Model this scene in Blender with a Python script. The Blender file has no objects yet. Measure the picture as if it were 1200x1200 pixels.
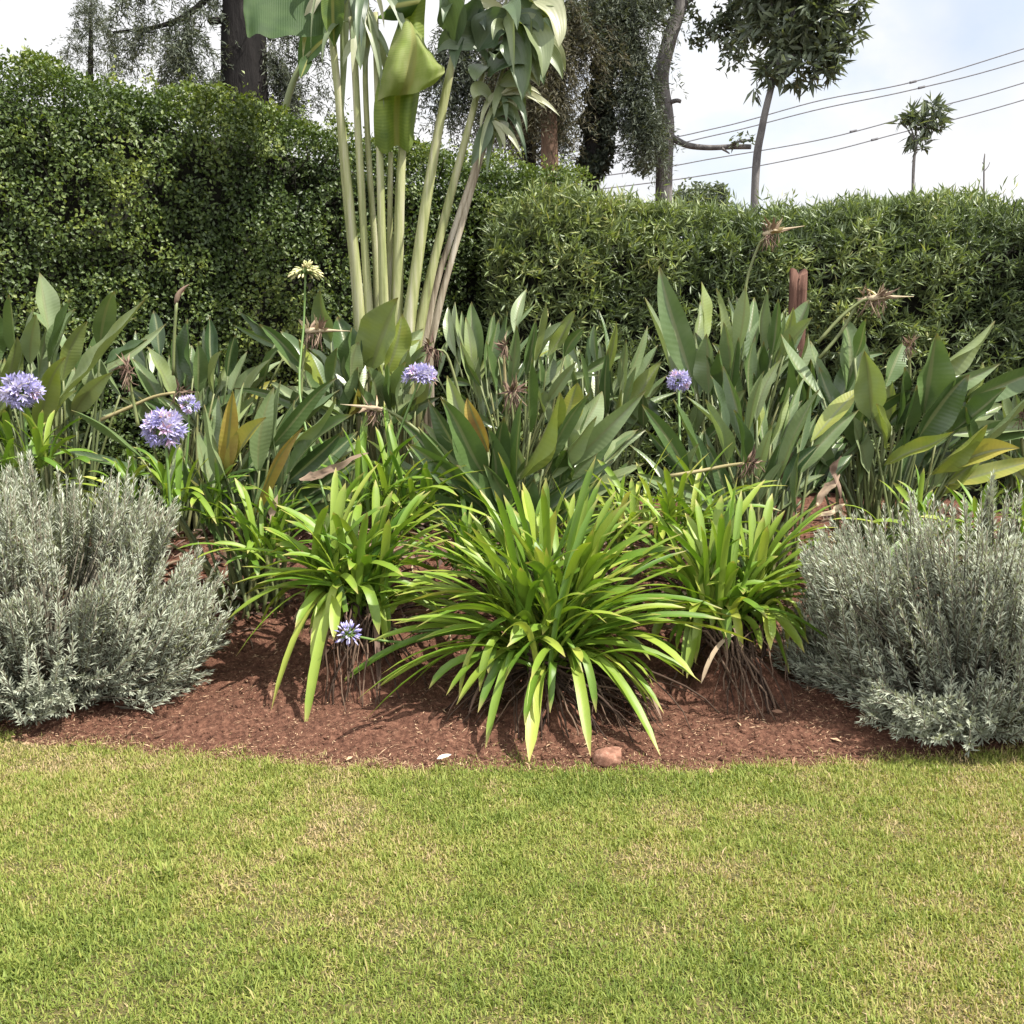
import bpy, math, random
import numpy as np
from mathutils import Vector

scene = bpy.context.scene
col = scene.collection
R = np.random.RandomState(7)
random.seed(7)

# ------------------------------------------------------------------ camera
F = 1203.0                      # focal length in pixels of the 1200 px frame
CAM_H = 1.6
PITCH = math.atan(200 / F)
cam_d = bpy.data.cameras.new("camera")
cam = bpy.data.objects.new("camera", cam_d)
col.objects.link(cam)
cam.location = (0, 0, CAM_H)
cam.rotation_euler = (math.pi / 2 - PITCH, 0, 0)
cam_d.sensor_width = 36
cam_d.lens = 36 * F / 1200
cam_d.clip_start = 0.05
cam_d.clip_end = 2000
scene.camera = cam

# ------------------------------------------------------------------ sky, sun, exposure
TO_SUN = Vector((0.50, -0.24, 0.83)).normalized()
SUN_EL = math.asin(TO_SUN.z)
SUN_ROT = math.atan2(TO_SUN.x, TO_SUN.y)
world = bpy.data.worlds.new("World")
scene.world = world
world.use_nodes = True
wn, wl = world.node_tree.nodes, world.node_tree.links
wn.clear()
wo = wn.new("ShaderNodeOutputWorld")
bg = wn.new("ShaderNodeBackground")
sky = wn.new("ShaderNodeTexSky")
sky.sky_type = 'NISHITA'
sky.sun_disc = False
sky.sun_elevation = SUN_EL
sky.sun_rotation = SUN_ROT
tc = wn.new("ShaderNodeTexCoord")
mp = wn.new("ShaderNodeMapping")
mp.inputs['Scale'].default_value = (1, 1, 1.7)
mp.inputs['Location'].default_value = (0.35, 0.1, 0.22)
nz = wn.new("ShaderNodeTexNoise")
nz.inputs['Scale'].default_value = 2.3
nz.inputs['Detail'].default_value = 8
nz.inputs['Roughness'].default_value = 0.55
rp = wn.new("ShaderNodeValToRGB")
rp.color_ramp.elements[0].position = 0.30
rp.color_ramp.elements[0].color = (0.35, 0.35, 0.35, 1)
rp.color_ramp.elements[1].position = 0.44
nz2 = wn.new("ShaderNodeTexNoise")
nz2.inputs['Scale'].default_value = 4.0
nz2.inputs['Detail'].default_value = 5
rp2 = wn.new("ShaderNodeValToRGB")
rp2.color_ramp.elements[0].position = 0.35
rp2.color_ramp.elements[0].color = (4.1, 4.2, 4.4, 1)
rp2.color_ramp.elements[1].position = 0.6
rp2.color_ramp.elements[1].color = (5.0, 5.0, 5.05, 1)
mx = wn.new("ShaderNodeMixRGB")
wl.new(tc.outputs['Generated'], mp.inputs['Vector'])
wl.new(mp.outputs[0], nz.inputs['Vector'])
wl.new(mp.outputs[0], nz2.inputs['Vector'])
wl.new(nz.outputs[0], rp.inputs[0])
wl.new(nz2.outputs[0], rp2.inputs[0])
HOLE = Vector((0.385, 0.86, 0.30)).normalized()
hd = wn.new("ShaderNodeVectorMath")
hd.operation = 'DISTANCE'
hd.inputs[1].default_value = HOLE
wl.new(tc.outputs['Generated'], hd.inputs[0])
nh = wn.new("ShaderNodeTexNoise")
nh.inputs['Scale'].default_value = 7
nh.inputs['Detail'].default_value = 6
wl.new(tc.outputs['Generated'], nh.inputs['Vector'])
ha = wn.new("ShaderNodeMath")
ha.operation = 'MULTIPLY_ADD'
ha.inputs[1].default_value = 0.34
wl.new(nh.outputs[0], ha.inputs[0])
wl.new(hd.outputs['Value'], ha.inputs[2])
hr = wn.new("ShaderNodeValToRGB")
hr.color_ramp.elements[0].position = 0.18
hr.color_ramp.elements[0].color = (0.45, 0.45, 0.45, 1)
hr.color_ramp.elements[1].position = 0.32
wl.new(ha.outputs[0], hr.inputs[0])
hm = wn.new("ShaderNodeMixRGB")
hm.blend_type = 'MULTIPLY'
hm.inputs[0].default_value = 1
wl.new(rp.outputs[0], hm.inputs[1])
wl.new(hr.outputs[0], hm.inputs[2])
wl.new(hm.outputs[0], mx.inputs[0])
wl.new(sky.outputs[0], mx.inputs[1])
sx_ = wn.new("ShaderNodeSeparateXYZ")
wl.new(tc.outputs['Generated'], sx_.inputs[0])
br_ = wn.new("ShaderNodeMapRange")  # unseen clouds behind the camera made brighter, added as fill light
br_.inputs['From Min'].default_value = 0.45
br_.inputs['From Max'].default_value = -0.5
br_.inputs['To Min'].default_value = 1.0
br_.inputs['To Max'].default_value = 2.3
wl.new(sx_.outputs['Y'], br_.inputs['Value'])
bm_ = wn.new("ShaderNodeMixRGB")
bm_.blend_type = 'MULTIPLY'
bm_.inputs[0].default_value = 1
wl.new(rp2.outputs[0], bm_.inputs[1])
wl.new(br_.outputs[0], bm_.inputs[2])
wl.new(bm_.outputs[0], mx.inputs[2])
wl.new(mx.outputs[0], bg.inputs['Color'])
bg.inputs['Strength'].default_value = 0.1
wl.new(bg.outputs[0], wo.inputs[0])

sun_d = bpy.data.lights.new("sun", 'SUN')
sun_d.energy = 5.0
sun_d.angle = math.radians(0.5)
sun_d.color = (1.0, 0.95, 0.86)
sun = bpy.data.objects.new("sun", sun_d)
col.objects.link(sun)
sun.rotation_euler = TO_SUN.to_track_quat('Z', 'Y').to_euler()
sun.location = (6, 2, 12)

scene.view_settings.view_transform = 'Standard'
scene.view_settings.look = 'None'
scene.view_settings.exposure = 1.15
scene.view_settings.gamma = 1
scene.render.engine = 'CYCLES'
scene.cycles.max_bounces = 8
scene.cycles.transparent_max_bounces = 4

# ------------------------------------------------------------------ helpers
CA, SA = math.cos(PITCH), math.sin(PITCH)


def P(px, py, Y):
    """world point seen at photo pixel (px, py) at distance Y in front of the camera"""
    u = (px - 600) / F
    v = (600 - py) / F
    dy = CA + v * SA
    dz = -SA + v * CA
    t = Y / dy
    return np.array((u * t, Y, CAM_H + dz * t))


def edge_y(x):
    return 3.77 + 0.062 * (np.asarray(x) - 0.2) ** 2


def H(x, y):
    """height of the ground: flat lawn, bed banked up behind its front edge"""
    d = np.asarray(y) - edge_y(np.clip(x, -3.2, 3.2))
    t = np.clip(d / 2.3, 0, 1)
    return 0.30 * (t * t * (3 - 2 * t)) + 0.035 * np.clip(d / 0.12, 0, 1)


def _hash(i, j, k):
    n = (i * 374761393 + j * 668265263 + k * 1274126177) & 0xFFFFFFFF
    n = ((n ^ (n >> 13)) * 1274126177) & 0xFFFFFFFF
    n = n ^ (n >> 16)
    return (n & 0xFFFF) / 65535.0


def noise(p):
    """value noise, 0..1, for an (n,3) array"""
    p = np.asarray(p, dtype=np.float64)
    b = np.floor(p).astype(np.int64)
    f = p - b
    f = f * f * (3 - 2 * f)
    r = 0
    for dx in (0, 1):
        for dy in (0, 1):
            for dz in (0, 1):
                w = (f[:, 0] if dx else 1 - f[:, 0]) * (f[:, 1] if dy else 1 - f[:, 1]) * (f[:, 2] if dz else 1 - f[:, 2])
                r = r + w * _hash(b[:, 0] + dx, b[:, 1] + dy, b[:, 2] + dz)
    return r


def fbm(p, o=3):
    p = np.asarray(p, dtype=np.float64)
    s, a, t = 0, 1.0, 0
    for i in range(o):
        s = s + a * noise(p * (2 ** i) + 17.3 * i)
        t += a
        a *= 0.5
    return s / t


def unit(a):
    a = np.asarray(a, dtype=np.float64)
    return a / np.maximum(np.linalg.norm(a, axis=-1, keepdims=True), 1e-9)


def np_mesh(name, V, Fc, mat, parent=None, smooth=True, **attrs):
    """V (n,3); Fc (m,k) all the same k; attrs: per-vertex floats"""
    me = bpy.data.meshes.new(name)
    V = np.ascontiguousarray(V, dtype=np.float32)
    Fc = np.ascontiguousarray(Fc, dtype=np.int32)
    m, k = Fc.shape
    me.vertices.add(len(V))
    me.vertices.foreach_set('co', V.ravel())
    me.loops.add(m * k)
    me.loops.foreach_set('vertex_index', Fc.ravel())
    me.polygons.add(m)
    me.polygons.foreach_set('loop_start', np.arange(0, m * k, k, dtype=np.int32))
    me.polygons.foreach_set('loop_total', np.full(m, k, dtype=np.int32))
    if smooth:
        me.polygons.foreach_set('use_smooth', np.ones(m, dtype=bool))
    for key, arr in attrs.items():
        at = me.attributes.new(key, 'FLOAT', 'POINT')
        at.data.foreach_set('value', np.ascontiguousarray(arr, dtype=np.float32))
    me.update()
    me.validate()
    me.materials.append(mat)
    o = bpy.data.objects.new(name, me)
    col.objects.link(o)
    if parent is not None:
        o.parent = parent
        o.location = Vector((0, 0, 0)) - root_loc(parent)
    return o


def root_loc(o):
    v = Vector((0, 0, 0))
    while o is not None:
        v = v + Vector(o.location)
        o = o.parent
    return v


class MB:
    """collects pieces (world coordinates) into one mesh"""

    def __init__(self):
        self.V, self.Q, self.t, self.u, self.v, self.n = [], [], [], [], [], 0

    def add(self, V, Q, tint=0.5, lu=None, lv=None):
        V = np.asarray(V, dtype=np.float64)
        Q = np.asarray(Q, dtype=np.int64)
        if Q.shape[1] == 3:
            Q = np.concatenate([Q, Q[:, 2:3]], 1)
        n = len(V)
        self.V.append(V)
        self.Q.append(Q + self.n)
        self.t.append(np.full(n, tint) if np.isscalar(tint) else np.asarray(tint))
        self.u.append(np.zeros(n) if lu is None else np.asarray(lu))
        self.v.append(np.zeros(n) if lv is None else np.asarray(lv))
        self.n += n

    def build(self, name, mat, parent=None, smooth=True):
        V = np.concatenate(self.V)
        Q = np.concatenate(self.Q)
        t, u, v = map(np.concatenate, (self.t, self.u, self.v))
        tri = Q[:, 2] == Q[:, 3]
        if tri.all():
            return np_mesh(name, V, Q[:, :3], mat, parent, smooth, tint=t, lu=u, lv=v)
        if tri.any():
            q = Q[~tri]
            T = np.concatenate([Q[tri][:, :3], q[:, [0, 1, 2]], q[:, [0, 2, 3]]])
            return np_mesh(name, V, T, mat, parent, smooth, tint=t, lu=u, lv=v)
        return np_mesh(name, V, Q, mat, parent, smooth, tint=t, lu=u, lv=v)


def tube(mb, pts, rad, sides=6, tint=0.5, flat=1.0):
    """round tube along pts; closed at the end by shrinking the last ring"""
    pts = np.asarray(pts, dtype=np.float64)
    n = len(pts)
    rad = np.full(n, rad) if np.isscalar(rad) else np.asarray(rad, dtype=np.float64)
    tan = unit(np.gradient(pts, axis=0))
    ref = np.array((0.31, 0.95, 0.05)) if abs(tan[0][1]) < 0.8 else np.array((1., 0, 0))
    A = unit(np.cross(tan, ref))
    B = np.cross(tan, A)
    ang = np.arange(sides) * 2 * math.pi / sides
    V = pts[:, None, :] + rad[:, None, None] * (np.cos(ang)[None, :, None] * A[:, None, :] + flat * np.sin(ang)[None, :, None] * B[:, None, :])
    V = V.reshape(-1, 3)
    Q = []
    for i in range(n - 1):
        for j in range(sides):
            k = (j + 1) % sides
            Q.append((i * sides + j, i * sides + k, (i + 1) * sides + k, (i + 1) * sides + j))
    V = np.concatenate([V, pts[:1], pts[-1:]])
    for j in range(sides):
        k = (j + 1) % sides
        Q.append((n * sides, k, j, j))
        Q.append((n * sides + 1, (n - 1) * sides + j, (n - 1) * sides + k, (n - 1) * sides + k))
    lv = np.concatenate([np.repeat(np.linspace(0, 1, n), sides), [0, 1]])
    lu = np.concatenate([np.tile(ang / (2 * math.pi), n), [0, 0]])
    mb.add(V, Q, tint, lu, lv)


def bez(a, b, c, n):
    t = np.linspace(0, 1, n)[:, None]
    return (1 - t) ** 2 * a + 2 * t * (1 - t) * b + t * t * c


def smooth_poly(pts, n):
    """Catmull-Rom through points"""
    p = np.asarray(pts, dtype=np.float64)
    p = np.concatenate([[2 * p[0] - p[1]], p, [2 * p[-1] - p[-2]]])
    s = len(p) - 3
    out = []
    for t in np.linspace(0, s - 1e-6, n):
        i = int(t)
        f = t - i
        a, b, c, d = p[i:i + 4]
        out.append(0.5 * (2 * b + (c - a) * f + (2 * a - 5 * b + 4 * c - d) * f * f + (3 * b - a - 3 * c + d) * f ** 3))
    return np.array(out)


def leaf_cloud(C, D, N, L, W, fold=0.25, curl=0.0, wide=0.45):
    """many small leaves: base points C, axes D, normals N, lengths L, widths W"""
    C = np.asarray(C, dtype=np.float64)
    n = len(C)
    L = np.broadcast_to(L, (n,))[:, None]
    W = np.broadcast_to(W, (n,))[:, None]
    D = unit(D)
    S = unit(np.cross(D, N))
    U = np.cross(S, D)
    m = C + D * L * wide + U * fold * W
    tip = C + D * L - U * curl * L
    V = np.stack([C, m + S * W * 0.5, tip, m - S * W * 0.5], 1).reshape(-1, 3)
    b = (np.arange(n) * 4)[:, None]
    T = np.concatenate([b + np.array([[0, 1, 2]]), b + np.array([[0, 2, 3]])])
    return V, T


def cloud_obj(name, C, D, N, L, W, tint, mat, parent=None, **kw):
    V, T = leaf_cloud(C, D, N, L, W, **kw)
    return np_mesh(name, V, T, mat, parent, False, tint=np.repeat(tint, 4))


def rdir(n, up=0.0):
    d = R.normal(size=(n, 3))
    d[:, 2] += up
    return unit(d)


def empty(name, loc, label, cat, group=None):
    o = bpy.data.objects.new(name, None)
    o.empty_display_size = 0.1
    col.objects.link(o)
    o.location = Vector([float(c) for c in loc])
    return tag(o, label, cat, group)


def tag(o, label, cat, group=None, kind=None):
    if label:
        o['label'] = label
    if cat:
        o['category'] = cat
    if group:
        o['group'] = group
    if kind:
        o['kind'] = kind
    return o


# ------------------------------------------------------------------ materials
def new_mat(name):
    m = bpy.data.materials.new(name)
    m.use_nodes = True
    nt = m.node_tree
    nt.nodes.clear()
    return m, nt.nodes, nt.links


def ramp(nodes, stops):
    r = nodes.new("ShaderNodeValToRGB")
    cr = r.color_ramp
    while len(cr.elements) < len(stops):
        cr.elements.new(0.5)
    for e, (p, c) in zip(cr.elements, stops):
        e.position = p
        e.color = (*c, 1)
    return r


def mmath(nodes, links, op, a, b=None):
    n = nodes.new("ShaderNodeMath")
    n.operation = op
    for i, x in enumerate((a, b)):
        if x is None:
            continue
        if isinstance(x, (int, float)):
            n.inputs[i].default_value = x
        else:
            links.new(x, n.inputs[i])
    return n.outputs[0]


def leaf_mat(name, stops, rough=0.5, trans=0.3, spec=0.4, vein=0.0, vfreq=60, slant=7.0, stripe=0.0, rib=None, mottling=0.25, edge=None):
    """leaf: colour from the per-leaf tint, cross veins and midrib from lu/lv, light passes through"""
    m, n, l = new_mat(name)
    out = n.new("ShaderNodeOutputMaterial")
    at = n.new("ShaderNodeAttribute")
    at.attribute_name = 'tint'
    tcx = n.new("ShaderNodeTexCoord")
    nzx = n.new("ShaderNodeTexNoise")
    nzx.inputs['Scale'].default_value = 9
    nzx.inputs['Detail'].default_value = 4
    l.new(tcx.outputs['Object'], nzx.inputs['Vector'])
    off = mmath(n, l, 'MULTIPLY', mmath(n, l, 'SUBTRACT', nzx.outputs[0], 0.5), mottling)
    tv = mmath(n, l, 'ADD', at.outputs['Fac'], off)
    r = ramp(n, stops)
    l.new(tv, r.inputs[0])
    colour = r.outputs[0]
    pr = n.new("ShaderNodeBsdfPrincipled")
    pr.inputs['Roughness'].default_value = rough
    pr.inputs['Specular IOR Level'].default_value = spec
    if vein > 0 or rib or stripe > 0:
        lu = n.new("ShaderNodeAttribute")
        lu.attribute_name = 'lu'
        lv = n.new("ShaderNodeAttribute")
        lv.attribute_name = 'lv'
        au = mmath(n, l, 'ABSOLUTE', lu.outputs['Fac'])
        if vein > 0:
            ph = mmath(n, l, 'SUBTRACT', mmath(n, l, 'MULTIPLY', lv.outputs['Fac'], float(vfreq)), mmath(n, l, 'MULTIPLY', au, slant))
        else:
            ph = mmath(n, l, 'MULTIPLY', lu.outputs['Fac'], 30.0)
        wv = mmath(n, l, 'SINE', ph)
        w01 = mmath(n, l, 'ADD', mmath(n, l, 'MULTIPLY', wv, 0.5), 0.5)
        mxx = n.new("ShaderNodeMixRGB")
        mxx.blend_type = 'MULTIPLY'
        mxx.inputs[2].default_value = (0.72, 0.78, 0.72, 1)
        l.new(mmath(n, l, 'MULTIPLY', w01, max(vein, stripe)), mxx.inputs[0])
        l.new(colour, mxx.inputs[1])
        colour = mxx.outputs[0]
        bp = n.new("ShaderNodeBump")
        bp.inputs['Strength'].default_value = 0.5 * max(vein, stripe)
        bp.inputs['Distance'].default_value = 0.004
        l.new(w01, bp.inputs['Height'])
        l.new(bp.outputs[0], pr.inputs['Normal'])
        if rib:
            mr = n.new("ShaderNodeMixRGB")
            rr = ramp(n, [(0.0, (1, 1, 1)), (0.10, (1, 1, 1)), (0.17, (0, 0, 0))])
            l.new(au, rr.inputs[0])
            l.new(mmath(n, l, 'MULTIPLY', rr.outputs[0], 0.75), mr.inputs[0])
            l.new(colour, mr.inputs[1])
            mr.inputs[2].default_value = (*rib, 1)
            colour = mr.outputs[0]
        if edge:
            me_ = n.new("ShaderNodeMixRGB")
            re_ = ramp(n, [(0.90, (0, 0, 0)), (1.0, (1, 1, 1))])
            l.new(lv.outputs['Fac'], re_.inputs[0])
            l.new(mmath(n, l, 'MULTIPLY', re_.outputs[0], 0.7), me_.inputs[0])
            l.new(colour, me_.inputs[1])
            me_.inputs[2].default_value = (*edge, 1)
            colour = me_.outputs[0]
    l.new(colour, pr.inputs['Base Color'])
    if trans > 0:
        tr = n.new("ShaderNodeBsdfTranslucent")
        gm = n.new("ShaderNodeMixRGB")
        gm.blend_type = 'MULTIPLY'
        gm.inputs[0].default_value = 1
        gm.inputs[2].default_value = (1.25, 1.3, 0.5, 1)
        l.new(colour, gm.inputs[1])
        l.new(gm.outputs[0], tr.inputs['Color'])
        ms = n.new("ShaderNodeMixShader")
        ms.inputs[0].default_value = trans
        l.new(pr.outputs[0], ms.inputs[1])
        l.new(tr.outputs[0], ms.inputs[2])
        l.new(ms.outputs[0], out.inputs[0])
    else:
        l.new(pr.outputs[0], out.inputs[0])
    return m


def rough_mat(name, stops, scale=8, stretch=(1, 1, 1), rough=0.9, bump=0.5, dist=0.02, detail=8, spec=0.2):
    """bark, soil, stone: noise colours and bump"""
    m, n, l = new_mat(name)
    out = n.new("ShaderNodeOutputMaterial")
    tcx = n.new("ShaderNodeTexCoord")
    mpx = n.new("ShaderNodeMapping")
    mpx.inputs['Scale'].default_value = stretch
    l.new(tcx.outputs['Object'], mpx.inputs[0])
    nzx = n.new("ShaderNodeTexNoise")
    nzx.inputs['Scale'].default_value = scale
    nzx.inputs['Detail'].default_value = detail
    nzx.inputs['Roughness'].default_value = 0.65
    l.new(mpx.outputs[0], nzx.inputs['Vector'])
    r = ramp(n, stops)
    l.new(nzx.outputs[0], r.inputs[0])
    pr = n.new("ShaderNodeBsdfPrincipled")
    pr.inputs['Roughness'].default_value = rough
    pr.inputs['Specular IOR Level'].default_value = spec
    bp = n.new("ShaderNodeBump")
    bp.inputs['Strength'].default_value = bump
    bp.inputs['Distance'].default_value = dist
    l.new(nzx.outputs[0], bp.inputs['Height'])
    l.new(bp.outputs[0], pr.inputs['Normal'])
    l.new(r.outputs[0], pr.inputs['Base Color'])
    l.new(pr.outputs[0], out.inputs[0])
    return m


M = {}
M['soil'] = rough_mat('red_soil', [(0.30, (0.036, 0.014, 0.008)), (0.48, (0.084, 0.037, 0.023)), (0.62, (0.142, 0.068, 0.043)), (0.74, (0.27, 0.155, 0.105))], 42, bump=1.0, dist=0.02, detail=12)
M['earth'] = rough_mat('brown_earth', [(0.3, (0.05, 0.03, 0.02)), (0.7, (0.13, 0.08, 0.05))], 6)
M['lawn_base'] = rough_mat('lawn_thatch', [(0.3, (0.030, 0.034, 0.011)), (0.5, (0.070, 0.066, 0.022)), (0.7, (0.15, 0.11, 0.055))], 60, bump=0.8, dist=0.01)
M['grass'] = leaf_mat('grass_blades', [(0.0, (0.085, 0.125, 0.022)), (0.35, (0.175, 0.222, 0.044)), (0.62, (0.255, 0.270, 0.066)), (0.8, (0.31, 0.26, 0.11)), (1.0, (0.40, 0.30, 0.18))], 0.6, 0.30, 0.25, mottling=0.0)
M['straw'] = leaf_mat('straw_litter', [(0.0, (0.07, 0.035, 0.022)), (0.5, (0.20, 0.11, 0.07)), (1.0, (0.45, 0.32, 0.20))], 0.8, 0.0, 0.2, mottling=0)
M['hedge_leaf'] = leaf_mat('broad_hedge_leaf', [(0.0, (0.028, 0.050, 0.016)), (0.45, (0.072, 0.108, 0.026)), (0.75, (0.160, 0.195, 0.040)), (1.0, (0.26, 0.29, 0.06))], 0.48, 0.28, 0.45, mottling=0.0)
M['needle_hedge'] = leaf_mat('narrow_hedge_leaf', [(0.0, (0.040, 0.062, 0.030)), (0.5, (0.110, 0.150, 0.062)), (0.8, (0.190, 0.235, 0.080)), (1.0, (0.30, 0.30, 0.12))], 0.45, 0.25, 0.5, mottling=0.0)
M['twig'] = rough_mat('hedge_core_and_twigs', [(0.3, (0.006, 0.007, 0.004)), (0.7, (0.017, 0.016, 0.010))], 12)
M['strel'] = leaf_mat('bird_flower_leaf', [(0.0, (0.024, 0.050, 0.016)), (0.3, (0.076, 0.124, 0.038)), (0.55, (0.190, 0.238, 0.122)), (0.72, (0.175, 0.215, 0.042)), (0.88, (0.33, 0.28, 0.065)), (1.0, (0.20, 0.10, 0.045))], 0.36, 0.18, 0.5, vein=0.18, vfreq=120, slant=8, rib=(0.15, 0.17, 0.08), mottling=0.22, edge=(0.20, 0.15, 0.06))
M['strel_stalk'] = leaf_mat('bird_flower_stalk', [(0.0, (0.05, 0.075, 0.03)), (0.6, (0.12, 0.14, 0.05)), (1.0, (0.25, 0.21, 0.10))], 0.5, 0.0, 0.4, mottling=0.4)
M['agap'] = leaf_mat('lily_strap_leaf', [(0.0, (0.050, 0.115, 0.012)), (0.4, (0.110, 0.195, 0.020)), (0.7, (0.22, 0.29, 0.040)), (0.9, (0.34, 0.38, 0.07)), (1.0, (0.44, 0.40, 0.12))], 0.42, 0.26, 0.4, stripe=0.25, rib=None, mottling=0.25, edge=(0.40, 0.30, 0.12))
M['agap_stalk'] = leaf_mat('lily_stalk', [(0.0, (0.06, 0.12, 0.03)), (1.0, (0.13, 0.20, 0.05))], 0.5, 0.0, 0.4)
M['floret'] = leaf_mat('blue_floret', [(0.0, (0.27, 0.25, 0.58)), (0.5, (0.42, 0.39, 0.74)), (0.85, (0.62, 0.58, 0.86)), (1.0, (0.60, 0.38, 0.62))], 0.55, 0.3, 0.3, mottling=0.1)
M['seed'] = leaf_mat('seed_pod', [(0.0, (0.20, 0.24, 0.08)), (0.5, (0.46, 0.45, 0.22)), (1.0, (0.62, 0.56, 0.34))], 0.6, 0.1, 0.3, mottling=0)
M['dry'] = leaf_mat('dry_petals', [(0.0, (0.05, 0.03, 0.024)), (0.4, (0.12, 0.075, 0.058)), (0.75, (0.27, 0.20, 0.14)), (0.9, (0.46, 0.40, 0.26)), (1.0, (0.40, 0.10, 0.06))], 0.75, 0.1, 0.2, mottling=0.2)
M['root'] = leaf_mat('bare_roots', [(0.0, (0.022, 0.013, 0.010)), (0.5, (0.060, 0.038, 0.026)), (1.0, (0.15, 0.10, 0.07))], 0.85, 0, 0.2, mottling=0.3)
M['lav'] = leaf_mat('grey_lavender_leaf', [(0.0, (0.20, 0.212, 0.160)), (0.5, (0.31, 0.332, 0.262)), (1.0, (0.42, 0.452, 0.355))], 0.8, 0.14, 0.2, mottling=0.1)
M['lav_stem'] = rough_mat('lavender_wood', [(0.3, (0.07, 0.06, 0.045)), (0.7, (0.17, 0.155, 0.115))], 20)
M['palm_leaf'] = leaf_mat('fan_palm_leaf', [(0.0, (0.030, 0.060, 0.026)), (0.4, (0.075, 0.125, 0.045)), (0.7, (0.21, 0.27, 0.06)), (1.0, (0.36, 0.38, 0.18))], 0.62, 0.5, 0.25, vein=0.55, vfreq=300, slant=3, rib=(0.27, 0.27, 0.09), mottling=0.5)
M['palm_strip'] = leaf_mat('torn_palm_leaf', [(0.0, (0.035, 0.062, 0.034)), (0.4, (0.085, 0.125, 0.065)), (0.7, (0.20, 0.235, 0.12)), (1.0, (0.38, 0.37, 0.26))], 0.38, 0.28, 0.5, stripe=0.3, mottling=0.25)
M['palm_stalk'] = rough_mat('fan_palm_stalk', [(0.28, (0.10, 0.085, 0.045)), (0.40, (0.165, 0.185, 0.065)), (0.52, (0.25, 0.26, 0.115)), (0.64, (0.31, 0.30, 0.20)), (0.76, (0.40, 0.38, 0.30))], 14, (1.6, 1.6, 0.10), rough=0.5, bump=0.5, dist=0.01, spec=0.4)
M['palm_stalk_dry'] = rough_mat('dry_palm_stalk', [(0.28, (0.07, 0.05, 0.035)), (0.42, (0.20, 0.165, 0.115)), (0.56, (0.32, 0.28, 0.21)), (0.72, (0.40, 0.37, 0.31))], 14, (1.6, 1.6, 0.12), rough=0.6, bump=0.7, dist=0.01, spec=0.3)
M['bark_dark'] = rough_mat('dark_bark', [(0.3, (0.004, 0.0034, 0.0034)), (0.55, (0.011, 0.0095, 0.009)), (0.75, (0.028, 0.024, 0.022))], 7, (1, 1, 0.18), bump=1.0, dist=0.06)
M['bark_grey'] = rough_mat('grey_bark', [(0.3, (0.06, 0.055, 0.055)), (0.6, (0.15, 0.14, 0.135)), (0.75, (0.25, 0.23, 0.21))], 9, (1, 1, 0.3), bump=0.9, dist=0.03)
M['bark_brown'] = rough_mat('brown_bark', [(0.3, (0.05, 0.032, 0.022)), (0.7, (0.15, 0.095, 0.065))], 9, (1, 1, 0.2), bump=0.9, dist=0.03)
M['conifer'] = leaf_mat('conifer_needles', [(0.0, (0.030, 0.040, 0.028)), (0.5, (0.065, 0.080, 0.055)), (1.0, (0.13, 0.14, 0.10))], 0.6, 0.2, 0.3, mottling=0)
M['shaggy'] = leaf_mat('shaggy_needles', [(0.0, (0.030, 0.032, 0.020)), (0.5, (0.068, 0.064, 0.040)), (1.0, (0.13, 0.115, 0.075))], 0.7, 0.2, 0.2, mottling=0)
M['broad'] = leaf_mat('broad_tree_leaf', [(0.0, (0.05, 0.066, 0.045)), (0.6, (0.10, 0.125, 0.08)), (1.0, (0.17, 0.20, 0.12))], 0.45, 0.25, 0.45, mottling=0)
M['post'] = rough_mat('weathered_post', [(0.3, (0.022, 0.011, 0.008)), (0.5, (0.066, 0.032, 0.023)), (0.72, (0.14, 0.078, 0.057))], 14, (1, 1, 0.12), bump=1.0, dist=0.02)
M['stone'] = rough_mat('brick_stone', [(0.3, (0.11, 0.05, 0.033)), (0.52, (0.22, 0.11, 0.075)), (0.75, (0.36, 0.22, 0.16))], 45, bump=0.6, dist=0.008)
M['petal'] = leaf_mat('white_petal', [(0, (0.7, 0.68, 0.55)), (1, (0.8, 0.78, 0.68))], 0.6, 0.2)
M['wire'] = rough_mat('cable', [(0.3, (0.10, 0.10, 0.11)), (0.7, (0.16, 0.16, 0.17))], 10)

# ------------------------------------------------------------------ ground, lawn, bed
def grid(name, xs, ys, zf, mat, label_kind='structure'):
    X, Yg = np.meshgrid(xs, ys)
    Z = zf(X, Yg)
    V = np.stack([X, Yg, Z], -1).reshape(-1, 3)
    nx, ny = len(xs), len(ys)
    i = np.arange((ny - 1) * nx).reshape(ny - 1, nx)[:, :-1].ravel()
    Q = np.stack([i, i + 1, i + nx + 1, i + nx], 1)
    o = np_mesh(name, V, Q, mat)
    o['kind'] = label_kind
    return o


xs = np.concatenate([[-600, -200, -60, -25], np.arange(-12, 12.1, 0.5), [25, 60, 200, 600]])
ys = np.concatenate([[-200, -60, -20], np.arange(-6, 14, 0.25), [20, 40, 120, 400, 900]])
grid('ground', xs, ys, lambda x, y: H(x, y) - 0.09, M['earth'])

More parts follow.
